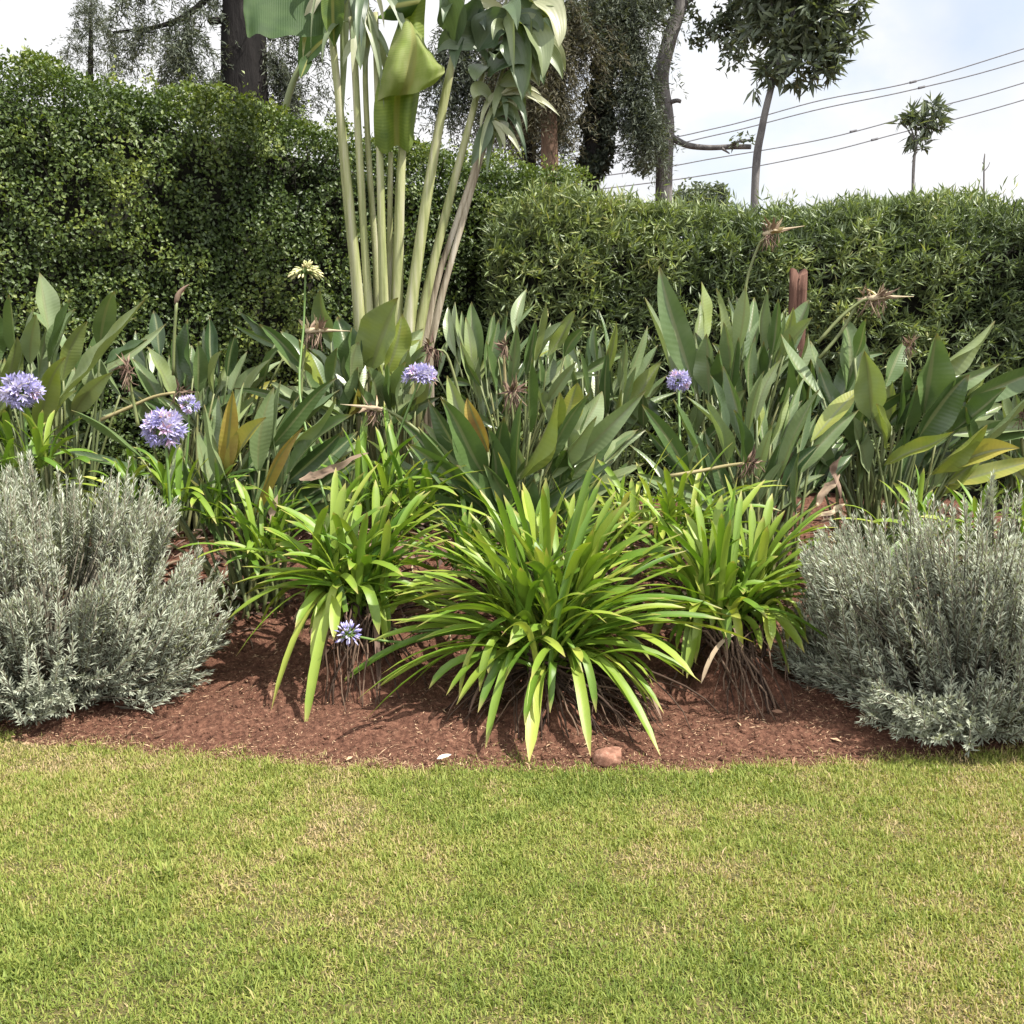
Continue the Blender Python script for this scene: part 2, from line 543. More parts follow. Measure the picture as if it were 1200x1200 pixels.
# lawn sheet ends along the curved front edge of the bed
lx = np.linspace(-12, 12, 241)
lt = np.linspace(0, 1, 60)
LX, LT = np.meshgrid(lx, lt)
LY = -6 + LT * (edge_y(np.clip(LX, -3.2, 3.2)) - 0.02 + 6 + 0.16 * (noise(np.stack([LX.ravel() * 3.3, 0 * LX.ravel(), 0 * LX.ravel()], 1) + 3.3).reshape(LX.shape) - 0.5))
Vl = np.stack([LX, LY, 0.006 * (noise(np.stack([LX.ravel() * 4, LY.ravel() * 4, 0 * LX.ravel()], 1)).reshape(LX.shape) - 0.5)], -1).reshape(-1, 3)
ii = np.arange(59 * 241).reshape(59, 241)[:, :-1].ravel()
o = np_mesh('lawn', Vl, np.stack([ii, ii + 1, ii + 242, ii + 241], 1), M['lawn_base'])
o['kind'] = 'structure'


def soil_z(x, y):
    p = np.stack([x.ravel(), y.ravel(), 0 * x.ravel()], 1)
    d = y - edge_y(np.clip(x, -3.2, 3.2))
    amp = np.clip(0.3 + d / 0.3, 0.0, 1.0)
    n = 0.07 * (fbm(p * 3.2, 3) - 0.5) + 0.045 * (fbm(p * 15, 3) - 0.5) + 0.022 * (noise(p * 55) - 0.5)
    return H(x, y) + n.reshape(x.shape) * amp + 0.012 * np.clip((d + 0.14) / 0.14, 0, 1) - 0.05 * np.clip((-d - 0.12) / 0.06, 0, 1)


# fine heaped soil where it shows, coarser behind the plants
sx = np.linspace(-3.6, 3.6, 420)
st = np.linspace(0, 1, 170) ** 1.25
SX, ST = np.meshgrid(sx, st)
SY0 = edge_y(np.clip(SX, -3.2, 3.2)) - 0.20 + 0.05 * (noise(np.stack([SX.ravel() * 3, 0 * SX.ravel(), 0 * SX.ravel()], 1)).reshape(SX.shape) - 0.5)
SY = SY0 + ST * (9.4 - SY0)
Vs = np.stack([SX, SY, soil_z(SX, SY)], -1).reshape(-1, 3)
ii = np.arange(169 * 420).reshape(169, 420)[:, :-1].ravel()
o = np_mesh('soil_bed', Vs, np.stack([ii, ii + 1, ii + 421, ii + 420], 1), M['soil'])
o['kind'] = 'structure'

# grass blades
def grass():
    n = 1300000
    x = R.uniform(-3.9, 3.9, n)
    y = 1.75 + R.uniform(0, 1, n) ** 0.9 * 2.75
    keep = np.abs(x) < 1.0 + y * 0.66
    x, y = x[keep], y[keep]
    p = np.stack([x, y, 0 * x], 1)
    e = edge_y(np.clip(x, -3.2, 3.2)) + 0.16 * (noise(p * np.array((3.3, 0, 0)) + 3.3) - 0.5) + 0.12 * (noise(p * np.array((15, 0, 0)) + 9) - 0.5) + 0.05 * (noise(p * np.array((60, 0, 0)) + 9) - 0.5)
    clump = fbm(p * 15 + 5, 3)
    big = fbm(p * 1.7 + 8, 2)
    dry = fbm(p * 5.2 + np.array((4.2, 1.7, 0)), 3)
    cx = np.exp(-((x - 0.25) ** 2 / 0.5 + (y - 3.0) ** 2 / 0.3))
    dryness = np.clip((dry - 0.585 + 0.10 * cx) * 6.0, 0, 1) * np.clip(0.3 + R.uniform(0, 1, len(x)), 0, 1)
    near = np.clip((e - y) / 0.16, 0, 1)
    k = (R.uniform(0, 1, len(x)) < (0.10 + 0.90 * near) * (1 - 0.35 * dryness) * (0.62 + 0.6 * clump)) & (y < e + 0.05 * R.uniform(0, 1, len(x)) ** 2)
    x, y, clump, dryness, near, big = x[k], y[k], clump[k], dryness[k], near[k], big[k]
    n = len(x)
    L = (0.012 + 0.021 * R.uniform(0, 1, n) ** 1.5) * (0.70 + 0.6 * clump) * (1 - 0.25 * dryness)
    W = 0.0022 + 0.0030 * R.uniform(0, 1, n)
    tall = R.uniform(0, 1, n) < 0.010
    L[tall] *= 1.9
    for _ in range(46):     # coarser tufts and runners
        tx, ty, tr = R.uniform(-2.2, 2.2), R.uniform(1.9, 3.8), R.uniform(0.02, 0.055)
        q = (x - tx) ** 2 + (y - ty) ** 2 < tr ** 2
        L[q] *= R.uniform(1.2, 1.7)
        W[q] *= R.uniform(1.1, 1.7)
    az = R.uniform(0, 2 * math.pi, n)
    lean = R.uniform(0.2, 1.5, n)
    h = np.stack([np.cos(az), np.sin(az), 0 * az], 1)
    up = np.array((0, 0, 1.0))
    d1 = unit(h * np.sin(lean * 0.6)[:, None] + up * np.cos(lean * 0.6)[:, None])
    d2 = unit(h * np.sin(np.minimum(lean * 1.25, 1.75))[:, None] + up * np.cos(np.minimum(lean * 1.25, 1.75))[:, None])
    ra = az + math.pi / 2 + R.uniform(-0.5, 0.5, n)
    s = np.stack([np.cos(ra), np.sin(ra), 0 * az], 1) * (W / 2)[:, None]
    b = np.stack([x, y, np.where(near > 0, -0.004, H(x, y) - 0.006)], 1)
    m_ = b + d1 * (L * 0.5)[:, None]
    t_ = m_ + d2 * (L * 0.5)[:, None]
    V = np.stack([b - s, b + s, m_ + s * 0.9, m_ - s * 0.9, t_], 1).reshape(-1, 3)
    bi = (np.arange(n) * 5)[:, None]
    T = np.concatenate([bi + np.array([[0, 1, 2]]), bi + np.array([[0, 2, 3]]), bi + np.array([[3, 2, 4]])])
    tint = np.clip(0.43 + R.normal(0, 0.14, n) + dryness * 0.30 + 0.5 * (0.5 - clump) + 0.5 * (big - 0.5) + np.where(R.uniform(0, 1, n) < 0.06, 0.32, 0) + 0.34 * (1 - near), 0, 1)
    return tag(np_mesh('grass', V, T, M['grass'], None, True, tint=np.repeat(tint, 5)), 'clipped yellow green lawn grass with dry straw patches', 'grass', None, 'stuff')


grass()


def litter():
    n = 75000
    x = R.uniform(-2.6, 2.6, n)
    d = R.uniform(0, 1, n) ** 1.7 * 1.9 - 0.22
    y = edge_y(x) + d
    k = R.uniform(0, 1, n) < (0.25 + 1.1 * fbm(np.stack([x * 3, y * 3, 0 * x], 1), 2) ** 2)
    x, y = x[k], y[k]
    n = len(x)
    z = soil_z(x[None, :], y[None, :])[0] + 0.006
    D = rdir(n)
    D[:, 2] *= 0.22
    L = R.uniform(0.006, 0.030, n) * (0.6 + 1.4 * R.uniform(0, 1, n) ** 5)
    N_ = np.array((0, 0, 1.0)) + R.normal(0, 0.4, (n, 3))
    bigl = R.uniform(0, 1, n) < 0.005
    L[bigl] = R.uniform(0.03, 0.08, bigl.sum())
    W_ = np.where(bigl, R.uniform(0.008, 0.02, n), R.uniform(0.0015, 0.0042, n))
    z[bigl] += 0.008
    o = cloud_obj('mulch', np.stack([x, y, z], 1), D, N_, L, W_, R.uniform(0, 1, n) ** 1.5, M['straw'], wide=0.5)
    tag(o, 'straw and twig litter scattered over red soil', 'mulch', None, 'stuff')


litter()


def clods():
    n = 15000
    x = R.uniform(-2.7, 2.7, n)
    y = edge_y(x) - 0.06 + R.uniform(0, 1, n) ** 1.5 * 1.9
    k = R.uniform(0, 1, n) < (0.1 + 1.6 * fbm(np.stack([x * 2.5, y * 2.5, 0 * x], 1) + 3, 2) ** 2)
    x, y = x[k], y[k]
    n = len(x)
    z = soil_z(x[None, :], y[None, :])[0] + 0.001
    r = 0.0025 + 0.010 * R.uniform(0, 1, n) ** 4
    o6 = np.array([(1, 0, 0), (-1, 0, 0), (0, 1, 0), (0, -1, 0), (0, 0, 1), (0, 0, -1)], dtype=float)
    V = np.stack([x, y, z], 1)[:, None, :] + o6[None] * r[:, None, None] * R.uniform(0.6, 1.3, (n, 6, 1)) + R.normal(0, 0.25, (n, 6, 3)) * r[:, None, None]
    f = np.array([(0, 2, 4), (2, 1, 4), (1, 3, 4), (3, 0, 4), (2, 0, 5), (1, 2, 5), (3, 1, 5), (0, 3, 5)])
    T = (np.arange(n) * 6)[:, None, None] + f[None]
    o = np_mesh('soil_crumbs', V.reshape(-1, 3), T.reshape(-1, 3), M['soil'], None, False)
    tag(o, 'loose red soil crumbs and clods on the flower bed', 'soil', None, 'stuff')


clods()


def leaf_litter():
    n = 5200
    x = R.uniform(-3.2, 3.2, n)
    y = R.uniform(4.75, 7.4, n)
    k = R.uniform(0, 1, n) < np.clip(0.3 + 1.2 * fbm(np.stack([x * 2, y * 2, 0 * x], 1) + 13, 2), 0, 1) * np.clip((y - 4.7) / 0.4, 0.15, 1)
    x, y = x[k], y[k]
    n = len(x)
    z = soil_z(x[None, :], y[None, :])[0] + R.uniform(0.004, 0.05, n)
    D = rdir(n)
    D[:, 2] *= 0.35
    o = cloud_obj('leaf_litter', np.stack([x, y, z], 1), D, np.array((0, 0, 1.0)) + R.normal(0, 0.5, (n, 3)), R.uniform(0.05, 0.22, n), R.uniform(0.010, 0.035, n), R.uniform(0, 0.85, n) ** 1.3, M['dry'], fold=0.25, curl=0.15)
    tag(o, 'dead brown leaves lying under the bed plants', 'leaf litter', None, 'stuff')


leaf_litter()


# ------------------------------------------------------------------ hedges
def hedge(name, label, face, thick, dens, L, W, mat, tint_f, whorl=0, bulge=0.22, group=None, seed=0, top_dens=1.0, backs=0.25):
    """face: list of (x, y, ztop) along the front foot line, left to right"""
    face = np.array(face, dtype=np.float64)
    seg = np.r_[0, np.cumsum(np.linalg.norm(np.diff(face[:, :2], axis=0), axis=1))]
    tot = seg[-1]

    def at(s):
        return np.stack([np.interp(s, seg, face[:, k]) for k in range(3)], 1)

    root = empty(name, (*face[len(face) // 2][:2], 0.4), label, 'hedge', group)
    tang = unit(face[-1, :2] - face[0, :2])
    nrm = np.array((tang[1], -tang[0], 0))      # towards the camera

    def surf(n, part):
        s = R.uniform(0, tot, n)
        b = at(s)
        if part == 'front':
            h = R.uniform(0, 1, n)
            z = 0.38 + h * (b[:, 2] - 0.38)
            p = b.copy()
            p[:, 2] = z
            nn = np.tile(nrm, (n, 1))
            rnd = np.clip((h - 0.88) / 0.12, 0, 1)
            p -= nrm * (rnd ** 2 * 0.22)[:, None]
            nn = unit(nn + np.array((0, 0, 1)) * (rnd * 1.6)[:, None])
        else:
            q = R.uniform(0, 1, n)
            p = b.copy() - nrm * (0.08 + q * (thick - 0.08))[:, None]
            p[:, 2] = b[:, 2] + 0.06 * np.sin(q * math.pi) - 0.12 * np.clip((q - 0.8) / 0.2, 0, 1)
            nn = np.tile(np.array((0, 0, 1.0)), (n, 1))
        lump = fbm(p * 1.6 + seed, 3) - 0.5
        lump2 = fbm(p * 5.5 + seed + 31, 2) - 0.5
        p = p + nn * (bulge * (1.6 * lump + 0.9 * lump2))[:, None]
        return p, nn, lump, lump2

    area = tot * (face[:, 2].mean() - 0.4)
    nf, nt = int(area * dens), int(tot * thick * dens * top_dens)
    pts, nns, lm, lm2 = [np.concatenate(a) for a in zip(surf(nf, 'front'), surf(nt, 'top'))]
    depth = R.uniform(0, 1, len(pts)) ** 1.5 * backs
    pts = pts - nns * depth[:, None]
    # open gaps where the growth is thin
    gap = fbm(pts * 7.0 + seed + 77, 2)
    k = gap > (0.39 if not whorl else 0.35) + 0.10 * R.uniform(-1, 1, len(pts))
    pts, nns, depth, lm, lm2 = pts[k], nns[k], depth[k], lm[k], lm2[k]
    n = len(pts)
    if whorl:
        ax = unit(nns * 0.9 + rdir(n) * 0.9 + np.array((0, 0, 0.35)))
        C = np.repeat(pts, whorl, 0)
        A = np.repeat(ax, whorl, 0)
        m = len(C)
        D = unit(A * R.uniform(0.2, 1.1, (m, 1)) + rdir(m) * 0.75)
        C = C + A * R.uniform(-0.05, 0.05, (m, 1))
        NN = unit(np.cross(D, rdir(m)))
        t0 = np.repeat(tint_f(pts, lm, lm2, depth), whorl)
    else:
        D = unit(nns * 0.35 + rdir(n) + np.array((0, 0, 0.15)))
        NN = unit(nns * 0.8 + rdir(n) * 0.8 + np.array((0, 0, 0.5)))
        C = pts
        m = n
        t0 = tint_f(pts, lm, lm2, depth)
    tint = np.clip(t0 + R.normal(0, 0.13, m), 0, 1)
    cloud_obj('foliage', C, D, NN, L * R.uniform(0.55, 1.15, m), W * R.uniform(0.7, 1.15, m), tint, mat, root, fold=0.18, curl=0.08)
    # woody inside: stems, and a lumpy dark mass added behind leaves to block light
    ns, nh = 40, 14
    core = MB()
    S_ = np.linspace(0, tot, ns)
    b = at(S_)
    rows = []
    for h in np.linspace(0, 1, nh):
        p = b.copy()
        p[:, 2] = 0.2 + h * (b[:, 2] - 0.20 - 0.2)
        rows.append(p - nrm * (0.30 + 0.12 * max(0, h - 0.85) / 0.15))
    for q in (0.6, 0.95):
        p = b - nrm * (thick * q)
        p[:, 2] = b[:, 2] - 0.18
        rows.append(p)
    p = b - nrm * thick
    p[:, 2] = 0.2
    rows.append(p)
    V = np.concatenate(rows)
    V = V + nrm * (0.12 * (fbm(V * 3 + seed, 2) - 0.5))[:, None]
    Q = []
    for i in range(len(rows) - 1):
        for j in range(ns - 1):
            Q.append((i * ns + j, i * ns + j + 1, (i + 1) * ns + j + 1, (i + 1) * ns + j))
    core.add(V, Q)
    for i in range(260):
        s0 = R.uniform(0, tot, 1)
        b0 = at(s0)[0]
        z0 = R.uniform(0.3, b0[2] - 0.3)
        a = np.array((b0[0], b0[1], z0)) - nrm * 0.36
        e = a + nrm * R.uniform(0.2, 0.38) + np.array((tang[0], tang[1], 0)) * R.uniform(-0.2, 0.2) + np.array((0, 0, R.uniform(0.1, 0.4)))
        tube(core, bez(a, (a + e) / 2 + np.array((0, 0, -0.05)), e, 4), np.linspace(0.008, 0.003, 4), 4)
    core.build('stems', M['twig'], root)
    # loose shoots standing above the clipped top
    ns_ = int(tot * 26)
    s = R.uniform(0, tot, ns_)
    b = at(s) - nrm * R.uniform(0.1, thick * 0.7, ns_)[:, None]
    hh = R.uniform(0.05, 0.24, ns_) * R.uniform(0.3, 1, ns_)
    k = 11
    C = np.repeat(b, k, 0)
    tt = np.tile(np.linspace(-0.4, 1, k), ns_)
    C[:, 2] += tt * np.repeat(hh, k) + 0.03
    C += R.normal(0, 0.012, C.shape)
    m = len(C)
    D = unit(rdir(m) + np.array((0, 0, 0.7)))
    cloud_obj('shoots', C, D, unit(rdir(m) + np.array((0, 0, 0.6))), L * R.uniform(0.5, 1.0, m), W * R.uniform(0.6, 1.0, m), np.clip(0.66 + R.normal(0, 0.15, m), 0, 1), mat, root)
    return root


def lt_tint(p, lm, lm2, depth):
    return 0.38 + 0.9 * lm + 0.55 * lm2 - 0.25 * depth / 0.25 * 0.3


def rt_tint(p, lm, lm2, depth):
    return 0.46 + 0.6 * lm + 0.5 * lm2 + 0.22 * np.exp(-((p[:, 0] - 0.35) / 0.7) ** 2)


def top_of(px, py, Y):
    q = P(px, py, Y)
    return (q[0], q[1], q[2])


left_face = [top_of(-260, 5, 6.3), top_of(0, 62, 6.75), top_of(150, 92, 7.05), top_of(300, 118, 7.4), top_of(400, 150, 7.7), top_of(500, 175, 8.0), top_of(620, 192, 8.35), top_of(700, 205, 8.6)]
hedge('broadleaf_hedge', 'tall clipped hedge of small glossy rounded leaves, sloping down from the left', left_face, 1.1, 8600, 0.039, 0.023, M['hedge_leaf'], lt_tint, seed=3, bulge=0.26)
right_face = [top_of(570, 262, 7.8), top_of(625, 228, 7.7), top_of(680, 226, 7.7), top_of(760, 246, 7.95), top_of(850, 254, 8.1), top_of(960, 252, 8.15), top_of(1100, 246, 8.1), top_of(1220, 242, 8.0), top_of(1420, 236, 7.9)]
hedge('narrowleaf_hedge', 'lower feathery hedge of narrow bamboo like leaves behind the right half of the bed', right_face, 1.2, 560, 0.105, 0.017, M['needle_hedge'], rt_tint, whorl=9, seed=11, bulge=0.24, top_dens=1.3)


# ------------------------------------------------------------------ trees behind the hedge
def hang_spray(C0, n_twig, length, per, spread, L, W, droop=1.0):
    """drooping twigs with needles from points C0"""
    idx = R.randint(0, len(C0), n_twig)
    b = C0[idx] + R.normal(0, spread * 0.25, (n_twig, 3))
    out = rdir(n_twig)
    out[:, 2] = -droop * R.uniform(0.3, 1.4, n_twig)
    out = unit(out)
    ln = length * R.uniform(0.35, 1.15, n_twig)
    t = R.uniform(0, 1, (n_twig, per))
    C = b[:, None, :] + out[:, None, :] * (t * ln[:, None])[:, :, None]
    C[:, :, 2] -= (t ** 2 * ln[:, None] * 0.35 * droop)
    C = C.reshape(-1, 3) + R.normal(0, 0.02, (n_twig * per, 3))
    D = unit(np.repeat(out, per, 0) * 0.7 + rdir(len(C)) * 0.8)
    return C, D, L * R.uniform(0.6, 1.2, len(C)), W * R.uniform(0.7, 1.2, len(C))


def clump_leaves(centres, radii, n, L, W, hollow=0.3):
    """leaf bunches spread through several lumpy volumes"""
    centres = np.asarray(centres)
    radii = np.asarray(radii)
    w = radii.prod(1) if radii.ndim == 2 else radii ** 3
    idx = R.choice(len(centres), n, p=w / w.sum())
    d = rdir(n) * (R.uniform(hollow, 1, n) ** 0.6)[:, None]
    C = centres[idx] + d * (radii[idx] if radii.ndim == 2 else radii[idx][:, None])
    k = fbm(C * 2.6, 2) > 0.42
    C = C[k]
    n = len(C)
    D = unit(rdir(n) + np.array((0, 0, -0.25)))
    return C, D, L * R.uniform(0.6, 1.2, n), W * R.uniform(0.7, 1.2, n)


def put_leaves(name, sets, mat, parent, tint_lo=0.15, tint_hi=0.8):
    C, D, L, W = [np.concatenate(a) for a in zip(*sets)]
    n = len(C)
    NN = unit(rdir(n) + np.array((0, 0, 0.7)))
    ti = np.clip(R.uniform(tint_lo, tint_hi, n) + 0.5 * (fbm(C * 1.7, 2) - 0.5), 0, 1)
    return cloud_obj(name, C, D, NN, L, W, ti, mat, parent)


def wood(name, lines, mat, parent, sides=10):
    """lines: (pixel polyline with Y, radius start, radius end)"""
    mb = MB()
    for pts, r0, r1 in lines:
        q = smooth_poly([P(*p) for p in pts], max(8, len(pts) * 5))
        rr = np.linspace(r0, r1, len(q)) * (1 + 0.10 * (noise(q * 3.1) - 0.5) * 2)
        tube(mb, q, rr, sides if r0 > 0.04 else 6)
        if name == 'branch':
            mb.build(name, mat, parent)
            mb = MB()
    return mb.build(name, mat, parent) if mb.n else None


def pl(pts, n=24):
    return smooth_poly([P(*p) for p in pts], n)


# tall conifer with the thick dark trunk
t = empty('conifer_tree', (*P(287, 400, 13)[:2], 0.45), 'tall conifer with thick dark straight trunk rising behind the left hedge', 'tree')
wood('trunk', [([(287, 420, 13), (287, 250, 13), (286, 100, 13), (285, -40, 13), (285, -260, 13)], 0.33, 0.22)], M['bark_dark'], t, 14)
br = [([(270, -35, 13), (232, 8, 12.8), (190, 30, 12.6), (132, 38, 12.5)], 0.045, 0.015), ([(222, 20, 12.7), (214, 48, 12.6), (203, 84, 12.6)], 0.022, 0.01),
      ([(300, -20, 13), (340, 20, 13.1), (372, 50, 13.2)], 0.04, 0.012), ([(272, 28, 13), (258, 24, 12.9), (246, 25, 12.8)], 0.05, 0.04),
      ([(275, -80, 13), (200, -40, 12.6), (140, 0, 12.5)], 0.05, 0.015), ([(300, -110, 13), (370, -50, 13), (420, -10, 13)], 0.05, 0.015), ([(312, 62, 13), (330, 85, 13.1), (342, 118, 13.2)], 0.02, 0.01)]
wood('branch', br[:4] + br[4:], M['bark_dark'], t)
sets = []
for (pts, a, b) in br:
    if b >= 0.03:
        continue
    q = pl(pts)
    sets.append(hang_spray(q, 80, 0.50, 46, 0.25, 0.085, 0.014))
sets.append(hang_spray(pl([(205, 60, 12.8), (235, 85, 12.8), (255, 100, 12.8)]), 34, 0.4, 36, 0.3, 0.08, 0.014))
sets.append(hang_spray(pl([(325, 70, 13.3), (345, 95, 13.3), (390, 118, 13.3)]), 34, 0.35, 30, 0.3, 0.08, 0.014))
put_leaves('crown', sets, M['conifer'], t)

# small conifer top far left
t = empty('conifer_tree', (*P(106, 400, 19)[:2], 0.45), 'small pointed conifer top showing over the far left hedge', 'tree')
wood('trunk', [([(106, 420, 19), (106, 120, 19), (107, -4, 19)], 0.10, 0.015)], M['bark_dark'], t)
q = []
for k in range(13):
    f = k / 12
    y0 = 0 + f * 85
    w = 6 + f * 44
    for sgn in (-1, 1):
        q.append(pl([(106, y0 - 4, 19), (106 + sgn * w * 0.6, y0 + 1 + R.uniform(-3, 3), 19 + R.uniform(-.6, .6)), (106 + sgn * w * R.uniform(0.8, 1.1), y0 + 8, 19 + R.uniform(-.8, .8))], 10))
put_leaves('crown', [hang_spray(np.concatenate(q), 260, 0.28, 22, 0.2, 0.075, 0.016, 0.5)], M['conifer'], t)

# shaggy brown tree
t = empty('shaggy_tree', (*P(643, 400, 14)[:2], 0.45), 'brown shaggy conifer trunk with hanging dead foliage right of the fan palm', 'tree')
wood('trunk', [([(643, 420, 14), (644, 190, 14), (642, 80, 14), (646, -40, 14), (648, -200, 14)], 0.13, 0.08)], M['bark_brown'], t)
sets = [hang_spray(pl([(640, -40, 14), (640, 60, 14), (644, 100, 14)]), 330, 0.75, 46, 0.55, 0.10, 0.013, 1.4),
        hang_spray(pl([(610, -10, 14.3), (650, 5, 14.2), (690, 40, 14.0)]), 260, 0.8, 42, 0.5, 0.10, 0.013, 1.2),
        hang_spray(pl([(600, 40, 14.6), (606, 90, 14.6), (600, 130, 14.6)]), 240, 0.6, 42, 0.5, 0.10, 0.015, 1.2)]
put_leaves('crown', sets, M['shaggy'], t)
t = empty('conifer_tree', (*P(618, 400, 16)[:2], 0.45), 'dark dense conifer filling the gap behind the fan palm leaves', 'tree')
wood('trunk', [([(620, 420, 16), (620, 190, 16), (622, 60, 16), (620, -100, 16)], 0.13, 0.08)], M['bark_dark'], t)
put_leaves('crown', [hang_spray(pl([(590, 0, 16), (585, 60, 16), (595, 130, 16)]), 330, 0.9, 45, 0.7, 0.10, 0.02, 1.0), hang_spray(pl([(625, 100, 16.3), (660, 150, 16.3)]), 140, 0.6, 36, 0.5, 0.1, 0.018, 1.0), hang_spray(pl([(540, 20, 16), (530, 60, 16), (535, 120, 16)]), 200, 0.7, 40, 0.5, 0.10, 0.02, 1.0)], M['conifer'], t)

# dark leaning ivy clad column
t = empty('ivy_clad_conifer', (*P(690, 400, 14.5)[:2], 0.45), 'dark conifer with ivy clad leaning trunk, left of the grey barked tree', 'tree')
wood('trunk', [([(688, 420, 14.5), (693, 200, 14.5), (702, 130, 14.5), (709, 60, 14.5), (712, -40, 14.5), (716, -160, 14.5)], 0.14, 0.07)], M['bark_dark'], t)
wood('branch', [([(714, -10, 14.5), (735, 25, 14.4), (750, 55, 14.3), (766, 95, 14.2)], 0.05, 0.015), ([(711, 20, 14.5), (690, 0, 14.4), (668, -20, 14.3)], 0.04, 0.02)], M['bark_dark'], t)
put_leaves('ivy', [clump_leaves([P(708, 80, 14.5), P(703, 115, 14.5), P(700, 145, 14.5), P(697, 172, 14.5), P(694, 192, 14.5), P(678, 190, 14.5), P(728, 60, 14.5)], np.array([.20, .24, .26, .27, .26, .2, .2]), 6500, 0.075, 0.05)], M['conifer'], t, 0, 0.35)
put_leaves('crown', [hang_spray(pl([(716, 0, 14.5), (735, 35, 14.4), (752, 75, 14.3)]), 240, 0.75, 44, 0.35, 0.09, 0.016, 1.3),
                     hang_spray(pl([(740, 90, 14.3), (752, 130, 14.3), (762, 160, 14.3)]), 200, 0.5, 44, 0.35, 0.09, 0.016, 1.0),
                     hang_spray(pl([(668, -10, 14.3), (685, 10, 14.3), (722, -10, 14.3), (760, 0, 14.3)]), 260, 0.6, 44, 0.4, 0.09, 0.016, 1.0)], M['conifer'], t)

# grey barked tree with a broken side branch
t = empty('broadleaf_tree', (*P(780, 400, 15)[:2], 0.45), 'grey barked tree with bent trunk and bare side branch against the sky', 'tree')
wood('trunk', [([(777, 430, 15), (778, 215, 15), (781, 150, 15), (775, 92, 15), (785, 45, 15), (797, 5, 15), (805, -60, 15), (812, -180, 15)], 0.125, 0.08)], M['bark_grey'], t)
wood('branch', [([(785, 160, 15), (805, 170, 14.9), (830, 173, 14.8), (858, 172, 14.7), (880, 172, 14.6)], 0.05, 0.03), ([(852, 172, 14.7), (866, 166, 14.6), (880, 164, 14.6)], 0.02, 0.012),
                ([(846, 174, 14.7), (855, 180, 14.7)], 0.02, 0.008), ([(780, 122, 15), (792, 118, 14.9), (798, 119, 14.9)], 0.035, 0.025), ([(790, 30, 15), (772, 20, 15), (745, -8, 15)], 0.04, 0.02), ([(797, 5, 15), (840, -20, 14.8), (880, -30, 14.6)], 0.06, 0.02)], M['bark_grey'], t)
put_leaves('crown', [clump_leaves([P(800, 0, 15), P(835, 10, 14.8), P(860, 30, 14.6), P(815, 40, 14.9), P(858, 72, 14.7), P(880, 10, 14.6), P(740, -5, 15), P(770, -40, 15), P(830, -70, 14.8), P(885, -60, 14.6), P(770, 5, 15)], np.array([.3, .42, .4, .22, .2, .42, .3, .6, .7, .6, .3]), 14000, 0.11, 0.05),
                     clump_leaves([P(863, 163, 14.6), P(878, 164, 14.6), P(770, 150, 15.2), P(758, 190, 15.2), P(790, 195, 15.0), P(768, 208, 15.1)], np.array([.10, .08, .22, .2, .14, .2]), 900, 0.10, 0.045)], M['broad'], t)

# young tree with long leaves
def young(label, trunk, r0, r1, blobs, n, L, W, name='young_tree'):
    t = empty(name, (*P(*trunk[0])[:2], 0.45), label, 'tree')
    wood('trunk', [(trunk, r0, r1)], M['bark_grey'], t)
    b = trunk[-1]
    wood('branch', [([b, (bx_[0], bx_[1], bx_[2])], r1 * 0.8, 0.006) for bx_ in blobs], M['bark_grey'], t)
    cs = np.array([P(x, y, z) for x, y, z, r in blobs])
    rs = np.array([r for *_, r in blobs])
    # leaves in rosettes on twig tips
    m = n // 9
    w = rs ** 3
    idx = R.choice(len(cs), m, p=w / w.sum())
    tip = cs[idx] + rdir(m) * (R.uniform(0.2, 1, m) ** 0.5)[:, None] * rs[idx][:, None]
    ax = unit(tip - cs[idx] + rdir(m) * 0.1)
    C = np.repeat(tip, 9, 0) + R.normal(0, L * 0.12, (m * 9, 3))
    D = unit(np.repeat(ax, 9, 0) * 0.6 + rdir(m * 9) + np.array((0, 0, -0.15)))
    put_leaves('crown', [(C, D, L * R.uniform(0.6, 1.15, m * 9), W * R.uniform(0.7, 1.15, m * 9))], M['broad'], t, 0.1, 0.9)
    return t


young('young slender tree with dense oval crown of long dark leaves', [(880, 430, 12), (885, 215, 12), (893, 150, 12), (905, 98, 12), (915, 60, 12)], 0.05, 0.03,
      [(900, 85, 12, .18), (925, 70, 12, .32), (950, 70, 11.9, .30), (975, 60, 11.9, .22), (915, 30, 12.1, .38), (950, 25, 12, .42), (985, 40, 11.9, .22), (940, -25, 12, .45), (985, 0, 11.9, .25), (900, -15, 12, .35), (960, -70, 12, .4), (880, 100, 12, .10), (1010, -5, 11.8, .12)], 3900, 0.20, 0.052)
young('small sapling with a single tuft of leaves on a bare stem', [(1069, 430, 12), (1070, 215, 12), (1074, 170, 12)], 0.022, 0.012,
      [(1074, 150, 12, .17), (1063, 135, 12, .12), (1090, 138, 12, .15), (1078, 165, 12, .10), (1060, 145, 12, .08), (1095, 130, 12, .1)], 330, 0.17, 0.045, 'sapling')
t = empty('bare_sapling', (*P(1154, 400, 11)[:2], 0.45), 'thin bare twig standing above the right hedge top', 'sapling')
wood('stem', [([(1153, 430, 11), (1153, 215, 11), (1154, 180, 11)], 0.012, 0.006), ([(1154, 200, 11), (1158, 195, 11), (1160, 190, 11)], 0.005, 0.003), ([(1154, 195, 11), (1151, 190, 11)], 0.005, 0.003)], M['bark_grey'], t)

